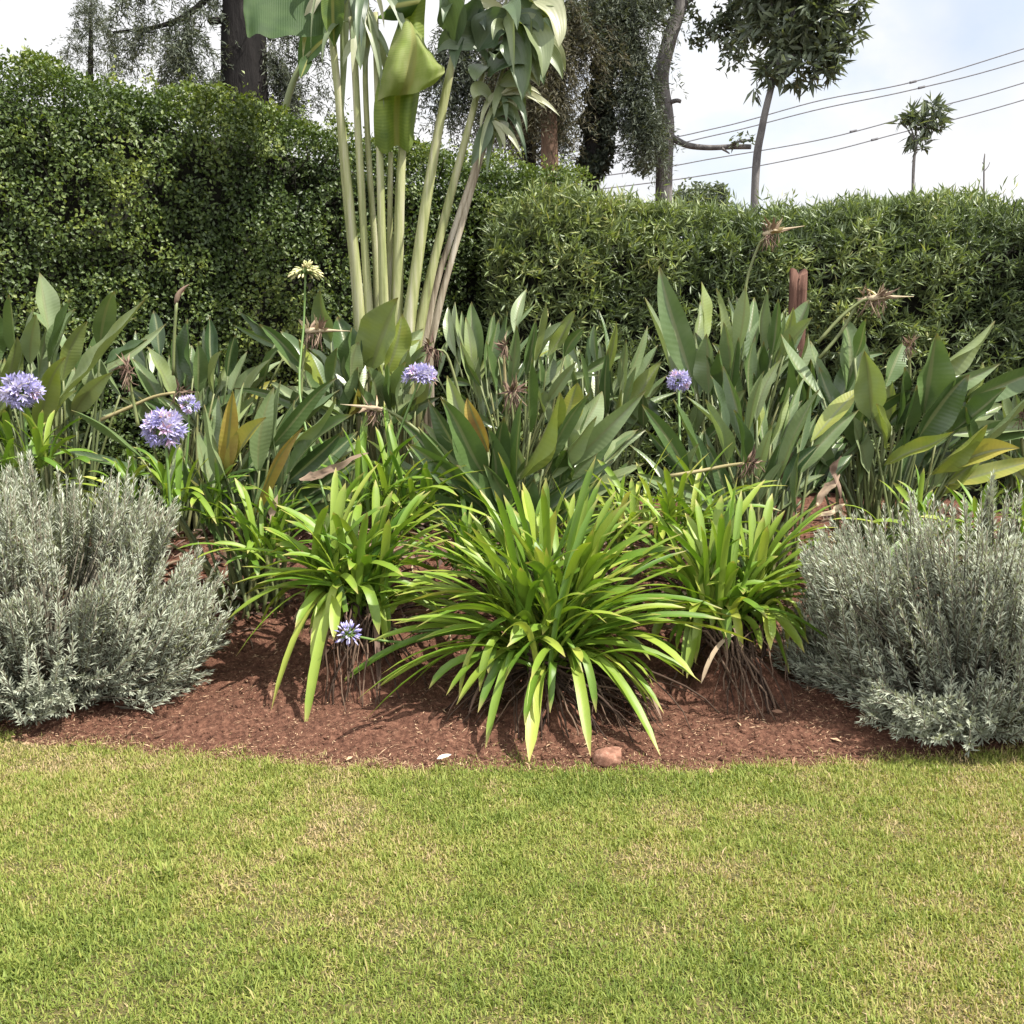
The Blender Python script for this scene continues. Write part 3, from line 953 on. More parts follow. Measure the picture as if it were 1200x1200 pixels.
for lab, px, py, Y, r in (('distant bushy treetop just above the hedge, beside the grey barked trunk', 806, 222, 40, 0.55), ('distant bushy treetop just above the hedge, middle one', 822, 221, 41, 0.5), ('distant bushy treetop just above the hedge, below the young slender tree', 842, 222, 40, 0.35)):
    t = empty('distant_tree', (*P(px, 400, Y)[:2], 0.45), lab, 'tree', 'distant treetops above the hedge')
    wood('trunk', [([(px, 420, Y), (px, py, Y)], 0.15, 0.06)], M['bark_dark'], t)
    put_leaves('crown', [clump_leaves([P(px, py, Y), P(px - 6, py + 8, Y), P(px + 6, py + 7, Y), P(px, py + 22, Y)], np.array([r * 0.7, r * .8, r * .8, r * 1.5]), 1500, 0.22, 0.10)], M['broad'], t)

# greenish leaning stalk of a banana plant behind the hedge
t = empty('banana_plant', (*P(328, 400, 9.5)[:2], 0.45), 'leaning green banana stalk with ragged leaf behind the hedge', 'plant')
wood('stalk', [([(312, 420, 9.5), (317, 340, 9.5), (322, 260, 9.5), (327, 190, 9.5), (335, 125, 9.5), (351, 80, 9.5), (374, 50, 9.5)], 0.045, 0.022)], M['strel_stalk'], t)
BANANA = t

# ------------------------------------------------------------------ cables
for i, (lab, pts) in enumerate((
        ('topmost overhead cable crossing the sky', [(700, 174), (840, 150), (960, 118), (1070, 96), (1200, 57)]),
        ('second overhead cable from the top', [(700, 183), (840, 158), (960, 128), (1070, 105), (1200, 71)]),
        ('third overhead cable from the top', [(700, 207), (840, 185), (960, 164), (1050, 141), (1100, 125), (1200, 97)]),
        ('lowest overhead cable, nearest the hedge', [(700, 222), (840, 203), (960, 180), (1050, 157), (1200, 117)]))):
    pts = [(-300, pts[0][1] + 95)] + [(200, pts[0][1] + 60)] + pts + [(1500, pts[-1][1] - 95), (1900, pts[-1][1] - 230)]
    mb = MB()
    tube(mb, smooth_poly([P(x, y, 25) for x, y in pts], 60), 0.014, 5)
    jx = (1070, 1080, 1000, 1025)[i]
    jy = np.interp(jx, [p[0] for p in pts], [p[1] for p in pts])
    tube(mb, smooth_poly([P(jx - 4, jy + 1, 25), P(jx, jy, 25), P(jx + 4, jy - 1, 25)], 6), 0.03, 5)
    o = mb.build('power_cable', M['wire'])
    tag(o, lab, 'cable', 'overhead cables')


# ------------------------------------------------------------------ broad leaves on stalks
def blade(mb, S, T, w, bend=None, tint=0.4, fold=0.30, face=None, n=15, roll=0.0, shape=0.42, wavy=0.10):
    """lance shaped leaf blade folded along its midrib"""
    S, T = np.asarray(S), np.asarray(T)
    L = np.linalg.norm(T - S)
    mid = (S + T) / 2 + (bend if bend is not None else 0)
    c = bez(S, mid, T, n) + np.sin(np.linspace(0, R.uniform(3, 7), n))[:, None] * R.normal(0, 0.008, 3) * L
    tan = unit(np.gradient(c, axis=0))
    if face is None:
        face = np.array((0, -1, 0.25))
    nn = face[None, :] - tan * (tan @ face)[:, None]
    nn = unit(nn)
    sd = np.cross(tan, nn)
    cr, sr = math.cos(roll), math.sin(roll)
    sd, nn = sd * cr + nn * sr, nn * cr - sd * sr
    t = np.linspace(0, 1, n)
    prof = np.where(t < shape, np.sin(t / shape * math.pi / 2) ** 0.95, np.cos((t - shape) / (1 - shape) * math.pi / 2) ** 0.9)
    prof = np.clip(prof, 0.05, 1)
    prof[-1] = 0.02
    wave = wavy * np.sin(t * R.uniform(7, 14) + R.uniform(0, 6))
    cols, lus = [], []
    for k in (-1.0, -0.62, -0.12, 0.12, 0.62, 1.0):
        hw = prof * w * 0.5 * abs(k)
        lift = fold * (abs(k) ** 1.3) * prof * w * 0.5 * (1 + wave * (1 if k > 0 else -1) * 3) - (0.03 * w if abs(k) < 0.2 else 0)
        cols.append(c + sd * (hw * np.sign(k))[:, None] * math.cos(fold * 0.7) + nn * lift[:, None])
        lus.append(np.full(n, k))
    V = np.stack(cols, 1).reshape(-1, 3)
    m = len(cols)
    Q = [(i * m + j, i * m + j + 1, (i + 1) * m + j + 1, (i + 1) * m + j) for i in range(n - 1) for j in range(m - 1)]
    mb.add(V, Q, tint, np.stack(lus, 1).ravel(), np.repeat(t, m))


def strel_leaf(root, B, S, T, w, tint, mat=None, stalk_r=0.008):
    B, S, T = map(np.asarray, (B, S, T))
    mb = MB()
    face = np.array((R.uniform(-1.5, 1.5), -1.0, R.uniform(-0.1, 0.9)))
    S = T + (S - T) * R.uniform(1.12, 1.32)
    S[2] = max(S[2], B[2] + 0.10)
    ax = unit(T - S)
    bend = np.cross(ax, unit(np.array((0, -1, 0)) + R.normal(0, 0.3, 3))) * R.uniform(-0.13, 0.13) * np.linalg.norm(T - S) + np.array((0, 0, R.uniform(0, 0.05)))
    blade(mb, S, T, w * 1.05, bend, tint, R.uniform(0.25, 0.95), face, roll=R.uniform(-.25, .25))
    lf = mb.build('leaf', mat or M['strel'], root)
    st = MB()
    q = bez(B, B * 0.45 + S * 0.55 + np.array((0, 0, 0.06)), S + (T - S) * 0.04, 7)
    tube(st, q, np.linspace(stalk_r * 1.35, stalk_r * 0.7, 7), 6, np.clip(R.uniform(0.2, 0.7), 0, 1))
    st.build('leaf_stalk', M['strel_stalk'], lf)
    return lf


bl = MB()
blade(bl, P(350, 82, 9.5), P(400, 34, 9.4), 0.24, np.array((0, 0, 0.10)), 0.2, 0.7, np.array((0.3, -1, 0.5)))
blade(bl, P(362, 66, 9.5), P(352, 92, 9.3), 0.12, None, 0.3, 0.6, np.array((0.3, -1, 0.5)))
bl.build('leaf', M['palm_leaf'], BANANA)

DK, MD, LT, OL, YL, BR = 0.15, 0.34, 0.54, 0.70, 0.86, 0.97


def strelitzia(label, base, Y, leaves, fill=6, spread=0.14, wide=1.0, name='bird_of_paradise'):
    """leaves: (tip x, tip y, blade foot x, blade foot y, width px, tint[, depth shift])"""
    b = P(base[0], base[1], Y)
    gz = float(H(b[0], Y))
    root = empty(name, (b[0], Y, gz), label, 'plant', 'bird of paradise clumps in the bed')
    for lf in leaves:
        tx, ty, sx, sy, w, ti = lf[:6]
        dy = lf[6] if len(lf) > 6 else R.uniform(-0.32, 0.25)
        T = P(tx, ty, Y + dy)
        S = P(sx, sy, Y + dy * 0.5)
        bx = b[0] * 0.78 + S[0] * 0.22 + R.uniform(-spread, spread) * 0.6
        by = Y + R.uniform(-spread, spread)
        B = np.array((bx, by, float(H(bx, by)) - 0.02))
        S[2] = max(S[2], B[2] + 0.12)
        strel_leaf(root, B, S, T, w / F * (Y + dy) * R.uniform(1.08, 1.28) * wide, np.clip(ti + R.normal(0, 0.085), 0, 1))
    for k in range(int(fill * 3.6)):
        src = leaves[R.randint(len(leaves))]
        low = k % 2
        dy = R.uniform(-0.25, 0.2) if low else R.uniform(0.1, 0.4)
        dn = R.uniform(45, 105) if low else R.uniform(8, 50)
        T = P(src[0] + R.uniform(-30, 30), min(src[1] + dn, base[1] - 35), Y + dy)
        S = P(src[2] + R.uniform(-20, 20), min(src[3] + dn * R.uniform(0.5, 0.9), base[1] - 5), Y + dy * 0.5)
        bx = b[0] + R.uniform(-spread, spread)
        B = np.array((bx, Y + R.uniform(0, spread), float(H(bx, Y)) - 0.02))
        S[2] = max(S[2], B[2] + 0.12)
        strel_leaf(root, B, S, T, src[4] / F * Y * R.uniform(0.7, 1.1), np.clip(R.uniform(0.1, 0.62) + (0.22 if R.uniform() < 0.07 else 0), 0, 1))
    return root


S = {}
S['a'] = strelitzia('large grey green bird of paradise clump at the far left edge behind a violet flower', (62, 545), 5.6, [
    (45, 319, 58, 385, 24, MD), (10, 346, 16, 405, 22, DK), (82, 350, 62, 410, 17, MD), (88, 362, 66, 428, 22, LT), (103, 376, 80, 432, 18, OL), (57, 380, 46, 440, 20, LT),
    (38, 360, 22, 440, 20, LT), (135, 341, 120, 400, 20, MD), (168, 352, 80, 455, 24, LT, -.3), (77, 418, 50, 492, 27, OL, -.35), (20, 394, 8, 450, 20, LT), (-2, 366, -8, 420, 20, MD),
    (42, 368, 36, 420, 16, MD), (132, 436, 92, 480, 20, LT, -.3), (125, 402, 95, 450, 16, MD), (172, 398, 128, 424, 18, DK), (90, 458, 66, 502, 16, OL, -.3), (-20, 400, -25, 470, 22, MD), (-50, 380, -30, 450, 22, MD), (5, 420, 0, 480, 20, LT)], 8)
S['b'] = strelitzia('dark bird of paradise clump with pale upright tips below the left hedge', (215, 500), 6.5, [
    (180, 364, 186, 410, 15, DK), (220, 374, 226, 435, 24, DK), (245, 370, 250, 425, 15, DK), (276, 392, 268, 435, 16, DK), (290, 412, 272, 455, 13, LT), (260, 411, 252, 455, 13, LT),
    (318, 420, 290, 465, 13, LT), (172, 406, 200, 462, 17, LT), (142, 398, 182, 470, 15, MD), (187, 410, 208, 465, 14, LT), (280, 364, 316, 396, 12, DK), (302, 428, 280, 465, 11, LT), (312, 440, 285, 475, 11, LT),
    (232, 400, 232, 450, 16, MD), (205, 390, 210, 440, 18, DK), (330, 405, 305, 450, 12, MD), (155, 420, 190, 475, 14, MD)], 12)
S['c'] = strelitzia('bird of paradise clump with yellow brown blotched leaf, beside left lavender', (295, 640), 5.15, [
    (238, 474, 268, 566, 24, LT, -.2), (257, 464, 256, 525, 19, LT), (273, 460, 266, 535, 20, 0.90, -.25), (312, 489, 272, 548, 24, OL, -.25), (321, 454, 306, 540, 22, LT), (329, 446, 325, 535, 14, LT),
    (286, 448, 282, 515, 11, LT), (396, 444, 330, 512, 17, MD), (394, 466, 345, 515, 13, MD), (413, 486, 345, 548, 24, MD, -.25), (402, 505, 340, 562, 20, DK, -.2), (356, 500, 310, 585, 16, OL, -.3),
    (420, 505, 360, 560, 18, DK), (84, 481, 156, 530, 16, MD, -.3), (212, 520, 222, 572, 30, OL), (245, 500, 248, 560, 20, MD), (300, 500, 296, 575, 20, DK), (345, 470, 330, 560, 18, MD), (230, 500, 262, 590, 20, MD)], 9)
S['d'] = strelitzia('dark bird of paradise clump with a dried yellow bloom, left of the fan palm', (390, 490), 6.3, [
    (375, 340, 386, 392, 22, MD), (397, 371, 410, 432, 32, DK), (350, 398, 376, 446, 24, OL), (303, 380, 347, 424, 15, DK), (412, 384, 410, 440, 20, DK), (328, 388, 358, 424, 15, DK), (362, 412, 380, 455, 18, MD), (420, 400, 412, 450, 20, MD), (340, 420, 370, 465, 16, MD)], 8)
S['e'] = strelitzia('dark broad bird of paradise clump with yellow tipped leaves, behind the biggest lily', (600, 605), 5.2, [
    (502, 468, 552, 552, 24, DK), (514, 466, 562, 548, 28, DK, -.3), (478, 520, 556, 592, 26, DK, -.3), (464, 488, 522, 562, 20, DK), (524, 440, 546, 505, 20, LT), (547, 466, 570, 525, 18, YL),
    (625, 420, 622, 495, 17, MD), (656, 460, 616, 545, 38, 0.62, -.3), (677, 448, 663, 495, 26, OL), (691, 460, 640, 542, 18, MD), (656, 480, 640, 535, 18, LT), (700, 489, 655, 548, 20, LT, -.25),
    (756, 458, 680, 532, 23, LT, -.2), (746, 504, 716, 537, 17, MD), (640, 520, 604, 562, 18, MD), (720, 530, 690, 562, 16, MD), (610, 468, 606, 562, 22, DK), (590, 488, 582, 562, 26, DK, -.2), (572, 500, 580, 570, 24, DK), (530, 505, 565, 575, 22, DK), (735, 478, 690, 550, 20, MD), (490, 500, 545, 575, 22, DK), (482, 575, 548, 612, 20, DK, -.3), (500, 600, 560, 625, 18, MD, -.35), (515, 560, 570, 605, 20, DK, -.3), (535, 545, 580, 600, 22, DK, -.3), (470, 600, 545, 628, 16, OL, -.3), (705, 560, 650, 605, 20, DK, -.3), (730, 590, 665, 620, 18, MD, -.3)], 14)
S['f'] = strelitzia('grey green bird of paradise clump standing right of the fan palm foot', (600, 500), 6.4, [
    (524, 359, 532, 405, 10, LT), (533, 354, 544, 405, 11, LT), (553, 354, 560, 425, 18, MD), (546, 372, 552, 430, 12, LT), (585, 374, 573, 435, 14, MD), (617, 338, 605, 385, 11, LT), (640, 354, 628, 415, 12, LT),
    (675, 362, 645, 412, 16, LT), (660, 376, 630, 425, 14, LT), (685, 384, 664, 414, 12, MD), (628, 374, 618, 430, 12, MD), (605, 380, 600, 440, 14, MD), (570, 400, 580, 450, 16, MD), (595, 365, 596, 420, 12, MD), (540, 400, 560, 460, 14, LT), (650, 400, 630, 455, 14, MD)], 12)
S['g'] = strelitzia('thin upright bird of paradise leaves left of the lone violet flower head', (705, 500), 6.45, [
    (702, 364, 710, 415, 8, MD), (722, 377, 710, 435, 10, LT), (697, 379, 700, 425, 9, MD), (733, 398, 730, 455, 11, MD), (758, 382, 735, 445, 12, LT), (771, 404, 745, 455, 14, MD), (736, 414, 690, 436, 10, MD), (702, 400, 705, 445, 10, LT),
    (715, 445, 706, 485, 8, LT), (661, 400, 666, 445, 10, MD), (775, 424, 745, 474, 19, OL), (782, 440, 740, 492, 16, MD), (690, 390, 690, 445, 10, DK), (680, 410, 690, 460, 10, DK), (712, 410, 712, 470, 10, DK), (745, 430, 730, 480, 12, MD), (670, 430, 685, 480, 10, MD), (728, 420, 722, 480, 10, LT)], 12)
S['h'] = strelitzia('tallest bird of paradise clump, ribbed upright leaves in front of the wooden post', (850, 520), 6.1, [
    (773, 311, 806, 425, 25, MD), (822, 330, 826, 392, 21, OL), (828, 391, 830, 450, 24, MD), (840, 338, 850, 410, 14, LT), (848, 378, 855, 440, 16, MD), (874, 335, 864, 405, 19, LT), (900, 338, 896, 405, 15, MD),
    (912, 350, 905, 410, 14, LT), (919, 364, 906, 425, 12, MD), (948, 351, 922, 402, 26, MD), (951, 372, 925, 408, 19, LT), (885, 394, 880, 455, 17, MD), (862, 371, 862, 430, 20, LT), (930, 360, 912, 420, 14, LT), (815, 390, 830, 450, 20, DK), (842, 410, 848, 470, 20, DK), (895, 400, 890, 460, 20, DK), (910, 420, 895, 470, 18, DK), (926, 392, 915, 462, 24, DK), (946, 390, 935, 455, 24, MD), (938, 425, 930, 490, 24, DK), (922, 440, 915, 500, 22, MD), (950, 420, 940, 490, 22, DK)], 12)
S['i'] = strelitzia('narrow dark bird of paradise clump with dry cut stalk, behind right lily', (895, 600), 5.2, [
    (752, 474, 802, 548, 18, DK), (757, 504, 802, 554, 16, DK), (790, 468, 816, 535, 20, DK), (832, 439, 848, 505, 14, DK), (848, 429, 870, 515, 18, MD), (828, 468, 850, 535, 20, MD), (915, 420, 890, 485, 12, LT),
    (896, 434, 880, 495, 11, MD), (926, 454, 905, 515, 14, LT), (945, 440, 918, 510, 11, MD), (961, 454, 920, 545, 16, MD), (1008, 454, 960, 507, 20, OL), (940, 470, 915, 535, 16, LT), (905, 500, 890, 550, 12, OL), (1006, 480, 950, 542, 18, MD), (960, 520, 925, 565, 16, DK),
    (745, 554, 830, 582, 15, MD, -.35), (875, 470, 872, 540, 14, DK), (800, 495, 830, 560, 16, DK), (930, 500, 905, 560, 14, DK), (985, 500, 940, 555, 16, MD), (860, 480, 868, 550, 16, DK)], 14, 0.2)
S['j'] = strelitzia('big broad leaved bird of paradise clump above the right lavender bush', (1040, 570), 5.5, [
    (915, 391, 957, 455, 18, MD), (950, 400, 976, 475, 18, MD), (988, 372, 993, 455, 32, MD), (1013, 411, 1020, 482, 36, 0.66, -.25), (1060, 401, 1040, 448, 20, MD), (1098, 391, 1085, 474, 38, MD, -.2), (1166, 377, 1095, 432, 27, MD),
    (1122, 419, 1095, 464, 20, MD), (1152, 424, 1125, 484, 22, OL), (1137, 439, 1085, 504, 34, DK, -.2), (1240, 428, 1140, 468, 25, MD), (1216, 458, 1145, 522, 24, LT, -.3), (1180, 454, 1130, 494, 25, MD, -.2), (1015, 374, 1004, 410, 14, MD), (1006, 392, 1005, 430, 12, LT),
    (1118, 506, 1052, 538, 18, OL, -.35), (1150, 540, 1110, 574, 20, OL), (1197, 524, 1120, 548, 25, OL, -.3), (1027, 474, 1036, 520, 20, OL, -.35), (1006, 453, 970, 502, 20, MD), (1018, 505, 980, 542, 12, MD), (1041, 440, 1044, 490, 18, LT), (1157, 498, 1100, 548, 25, 0.74, -.3),
    (1060, 430, 1050, 500, 26, DK), (1075, 450, 1060, 520, 24, DK), (960, 430, 990, 500, 20, DK), (1120, 470, 1085, 530, 26, DK), (1090, 500, 1065, 550, 20, DK), (1000, 470, 1010, 530, 20, DK)], 10, 0.2)
S['k'] = strelitzia('bird of paradise clump cut off by the right picture edge', (1215, 565), 5.7, [
    (1175, 454, 1182, 505, 16, LT), (1190, 460, 1196, 510, 15, LT), (1205, 440, 1206, 500, 18, LT), (1205, 524, 1200, 560, 22, MD), (1240, 440, 1230, 500, 24, MD), (1260, 470, 1235, 530, 24, MD), (1165, 480, 1190, 530, 16, MD), (1225, 400, 1220, 470, 24, MD)], 6)
# ribbed young leaves round the foot of the fan palm
S['l'] = strelitzia('ribbed pale green young leaves crowding the foot of the fan palm', (455, 500), 6.55, [
    (466, 349, 440, 418, 40, 0.60, -.3), (471, 367, 456, 424, 24, 0.5), (425, 372, 420, 425, 18, 0.5), (496, 384, 460, 424, 16, 0.5), (492, 398, 468, 438, 22, OL), (448, 411, 420, 434, 14, OL), (508, 400, 480, 445, 14, MD), (478, 410, 466, 450, 20, LT), (414, 392, 418, 440, 12, LT), (440, 440, 445, 470, 16, OL), (430, 430, 440, 475, 20, MD, -.3), (475, 425, 465, 470, 22, MD, -.35), (455, 425, 458, 475, 18, 0.5, -.4), (500, 425, 480, 470, 14, OL, -.3)], 6, 0.14, 1.12)


# ------------------------------------------------------------------ spent blooms and buds on the bird of paradise clumps
def spent_flower(root, head, Y, stalk_px, size=1.0, ang=0.0, tint=0.5, spikes=16, beak=True, stalk_tint=0.6, yellow=False):
    """long stalk with a dried crested head"""
    h = P(head[0], head[1], Y)
    st = MB()
    pts = [P(x, y, Y + 0.03) for x, y in stalk_px] + [h]
    q = smooth_poly(pts, 10)
    tube(st, q, np.linspace(0.010, 0.007, 10), 6, stalk_tint)
    so = st.build('flower_stalk', M['strel_stalk'], root)
    mb = MB()
    ax = np.array((math.cos(ang), 0, math.sin(ang)))
    if beak:
        pts = np.array([h - ax * 0.02, h + ax * 0.05 * size + np.array((0, 0, .004)), h + ax * 0.19 * size])
        tube(mb, smooth_poly(pts, 7), np.array([.010, .014, .014, .011, .008, .004, .001]) * size, 6, 0.82)
    for i in range(spikes):
        a = ang + R.uniform(-0.3, 2.0) ** 1 if R.uniform() < 0.75 else R.uniform(0, 6.28)
        d = unit(np.array((math.cos(a), R.normal(0, 0.5), math.sin(a))))
        L = size * R.uniform(0.03, 0.105)
        b = h + ax * R.uniform(0, 0.05) * size
        V, T = leaf_cloud([b], [d], [rdir(1)[0]], L, size * R.uniform(0.008, 0.02), 0.3, R.uniform(-.2, .3))
        mb.add(V, T, np.clip(tint + R.normal(0, 0.2), 0, 0.93))
    for i in range(int(spikes * 0.9)):      # limp threads hanging below
        b = h + ax * R.uniform(-0.01, 0.06) * size
        e = b + np.array((R.normal(0, 0.03), R.normal(0, 0.03), -R.uniform(0.03, 0.10))) * size
        tube(mb, bez(b, (b + e) / 2 + R.normal(0, 0.012, 3), e, 4), 0.0022 * size, 4, np.clip(tint + R.normal(0, 0.15), 0, .9))
    if yellow:
        for i in range(3):
            V, T = leaf_cloud([h], [np.array((R.uniform(-1, 0.2), -.2, 1))], [rdir(1)[0]], 0.09, 0.02, 0.3)
            mb.add(V, T, 0.86)
    mb.build('spent_flower', M['dry'], so)


spent_flower(S['d'], (362, 388), 6.0, [(352, 470), (356, 420)], 1.25, 0.0, 0.62, 22, yellow=True)
spent_flower(S['f'], (512, 410), 6.0, [(552, 520), (535, 450), (523, 415)], 1.1, 2.6, 0.3, 22, beak=False)
spent_flower(S['e'], (595, 462), 5.2, [(590, 600), (592, 520)], 1.1, 0.4, 0.42, 26, beak=False)
spent_flower(S['f'], (590, 412), 5.9, [(594, 480), (592, 445)], 0.9, 1.3, 0.45, 20, beak=False, stalk_tint=1.0)
spent_flower(S['e'], (443, 480), 5.1, [(540, 560), (490, 505), (452, 480)], 1.0, 3.0, 0.5, 22)
spent_flower(S['h'], (898, 274), 6.2, [(872, 400), (874, 335), (888, 290)], 1.2, 0.2, 0.62, 26, beak=True)
spent_flower(S['j'], (1022, 350), 5.5, [(958, 402), (985, 372), (1008, 354)], 1.15, 0.05, 0.62, 20)
spent_flower(S['j'], (1010, 352), 5.55, [(960, 420), (985, 390), (1004, 358)], 0.9, 0.3, 0.72, 10)
spent_flower(S['j'], (1064, 408), 5.5, [(1062, 480), (1066, 440)], 0.8, 1.0, 0.4, 20, beak=False)
spent_flower(S['i'], (872, 543), 4.85, [(782, 558), (820, 552), (850, 546)], 0.9, 0.1, 0.35, 18, beak=False, stalk_tint=1.0)
spent_flower(S['a'], (150, 438), 5.2, [(162, 500), (156, 468)], 0.95, 1.6, 0.42, 30, beak=False)
spent_flower(S['k'], (1195, 490), 5.5, [(1205, 560), (1198, 520)], 0.8, 1.0, 0.4, 16, beak=False)
spent_flower(S['c'], (205, 460), 5.3, [(118, 492), (150, 478), (180, 465)], 0.9, 0.2, 0.4, 14, beak=False, stalk_tint=1.0)
# red brown bud on its stalk
mb = MB()
tube(mb, pl([(203, 440, 6.2), (204, 400, 6.2), (207, 352, 6.2)], 8), 0.010, 6, 0.5)
so = mb.build('flower_stalk', M['strel_stalk'], S['b'])
mb = MB()
tube(mb, pl([(206, 356, 6.2), (209, 345, 6.2), (215, 338, 6.2), (222, 333, 6.2)], 8), np.array([.010, .016, .017, .015, .012, .009, .005, .001]), 6, 0.55)
tube(mb, pl([(209, 347, 6.2), (214, 342, 6.2), (217, 337, 6.2)], 5), 0.004, 4, 1.0)
mb.build('flower_bud', M['dry'], so)


def dry_leaf(label, pts, Y, w, tint=0.7):
    """a limp dead leaf lying or hanging in the bed"""
    mb = MB()
    q = smooth_poly([P(x, y, Y) for x, y in pts], 12)
    n = 12
    prof = np.array([.15, .5, .8, 1, 1.05, .9, 1, .8, .7, .5, .35, .05]) * w
    d = unit(np.cross(np.gradient(q, axis=0), np.array((0.2, -1, 0.3))))
    k = np.array((-1, -.6, -.2, .2, .6, 1))
    V = q[:, None, :] + d[:, None, :] * (prof[:, None] * k[None, :])[:, :, None]
    V = V.reshape(-1, 3)
    V += np.stack([noise(V * 45) - .5, 1.6 * (noise(V * 38 + 9) - .5), noise(V * 45 + 5) - .5], 1) * w * 1.5
    Q = [(i * 6 + j, i * 6 + j + 1, (i + 1) * 6 + j + 1, (i + 1) * 6 + j) for i in range(n - 1) for j in range(5)]
    mb.add(V, Q, np.clip(tint + R.normal(0, .08, len(V)), 0, .92))
    o = mb.build('dry_leaf', M['dry'])
    return tag(o, label, 'dry leaf', 'dead leaves among the bed plants')


dry_leaf('crumpled pale brown dead leaf above the left lily', [(352, 562), (375, 556), (400, 545), (430, 530)], 4.9, 0.020, 0.62)
dry_leaf('small curled orange brown dead leaf hanging left of the left lily', [(318, 612), (320, 595), (324, 580)], 4.8, 0.014, 0.7)
dry_leaf('limp dead leaf dangling just above the right lavender top', [(985, 535), (975, 550), (982, 565), (985, 590)], 4.9, 0.014, 0.45)
dry_leaf('papery pinkish dead leaf between right lily and right lavender', [(985, 560), (968, 572), (960, 588), (950, 600)], 4.9, 0.022, 0.66)
dry_leaf('bleached curled dead leaf low between right lily and right lavender', [(990, 590), (975, 600), (950, 606)], 4.85, 0.012, 0.8)


# ------------------------------------------------------------------ blue lilies (strap leaved clumps)
def strap(mb, B, C, T, w, tint, side=None, n=11, roll=0.0):
    c = bez(np.asarray(B), np.asarray(C), np.asarray(T), n)
    tan = unit(np.gradient(c, axis=0))
    r = np.asarray(T) - np.asarray(B)
    r = r * np.array((1, 1, 0))
    if np.linalg.norm(r) < 1e-4:
        r = np.array((1., 0, 0))
    r = unit(r)
    sd0 = np.array((-r[1], r[0], 0))
    nn0 = np.cross(tan, sd0[None, :])
    tw = roll * np.linspace(0.3, 1, n)[:, None]
    sd = unit(sd0[None, :] * np.cos(tw) + nn0 * np.sin(tw))
    nn = np.cross(sd, tan)
    nn = nn * np.sign(nn[:, 2:3] + 1e-6)
    t = np.linspace(0, 1, n)
    prof = (0.62 + 0.38 * np.sin(np.clip(t * 1.6, 0, 1) * math.pi / 2)) * np.clip((1 - t) / 0.16, 0, 1) ** 0.55
    prof[-1] = 0.04
    cols, lus = [], []
    for k in (-1, -0.45, 0.45, 1):
        lift = 0.16 * abs(k) ** 2 * w * prof
        cols.append(c + sd * (k * 0.5 * w * prof)[:, None] + nn * lift[:, None])
        lus.append(np.full(n, k))
    V = np.stack(cols, 1).reshape(-1, 3)
    Q = [(i * 4 + j, i * 4 + j + 1, (i + 1) * 4 + j + 1, (i + 1) * 4 + j) for i in range(n - 1) for j in range(3)]
    mb.add(V, Q, tint, np.stack(lus, 1).ravel(), np.repeat(t, 4))


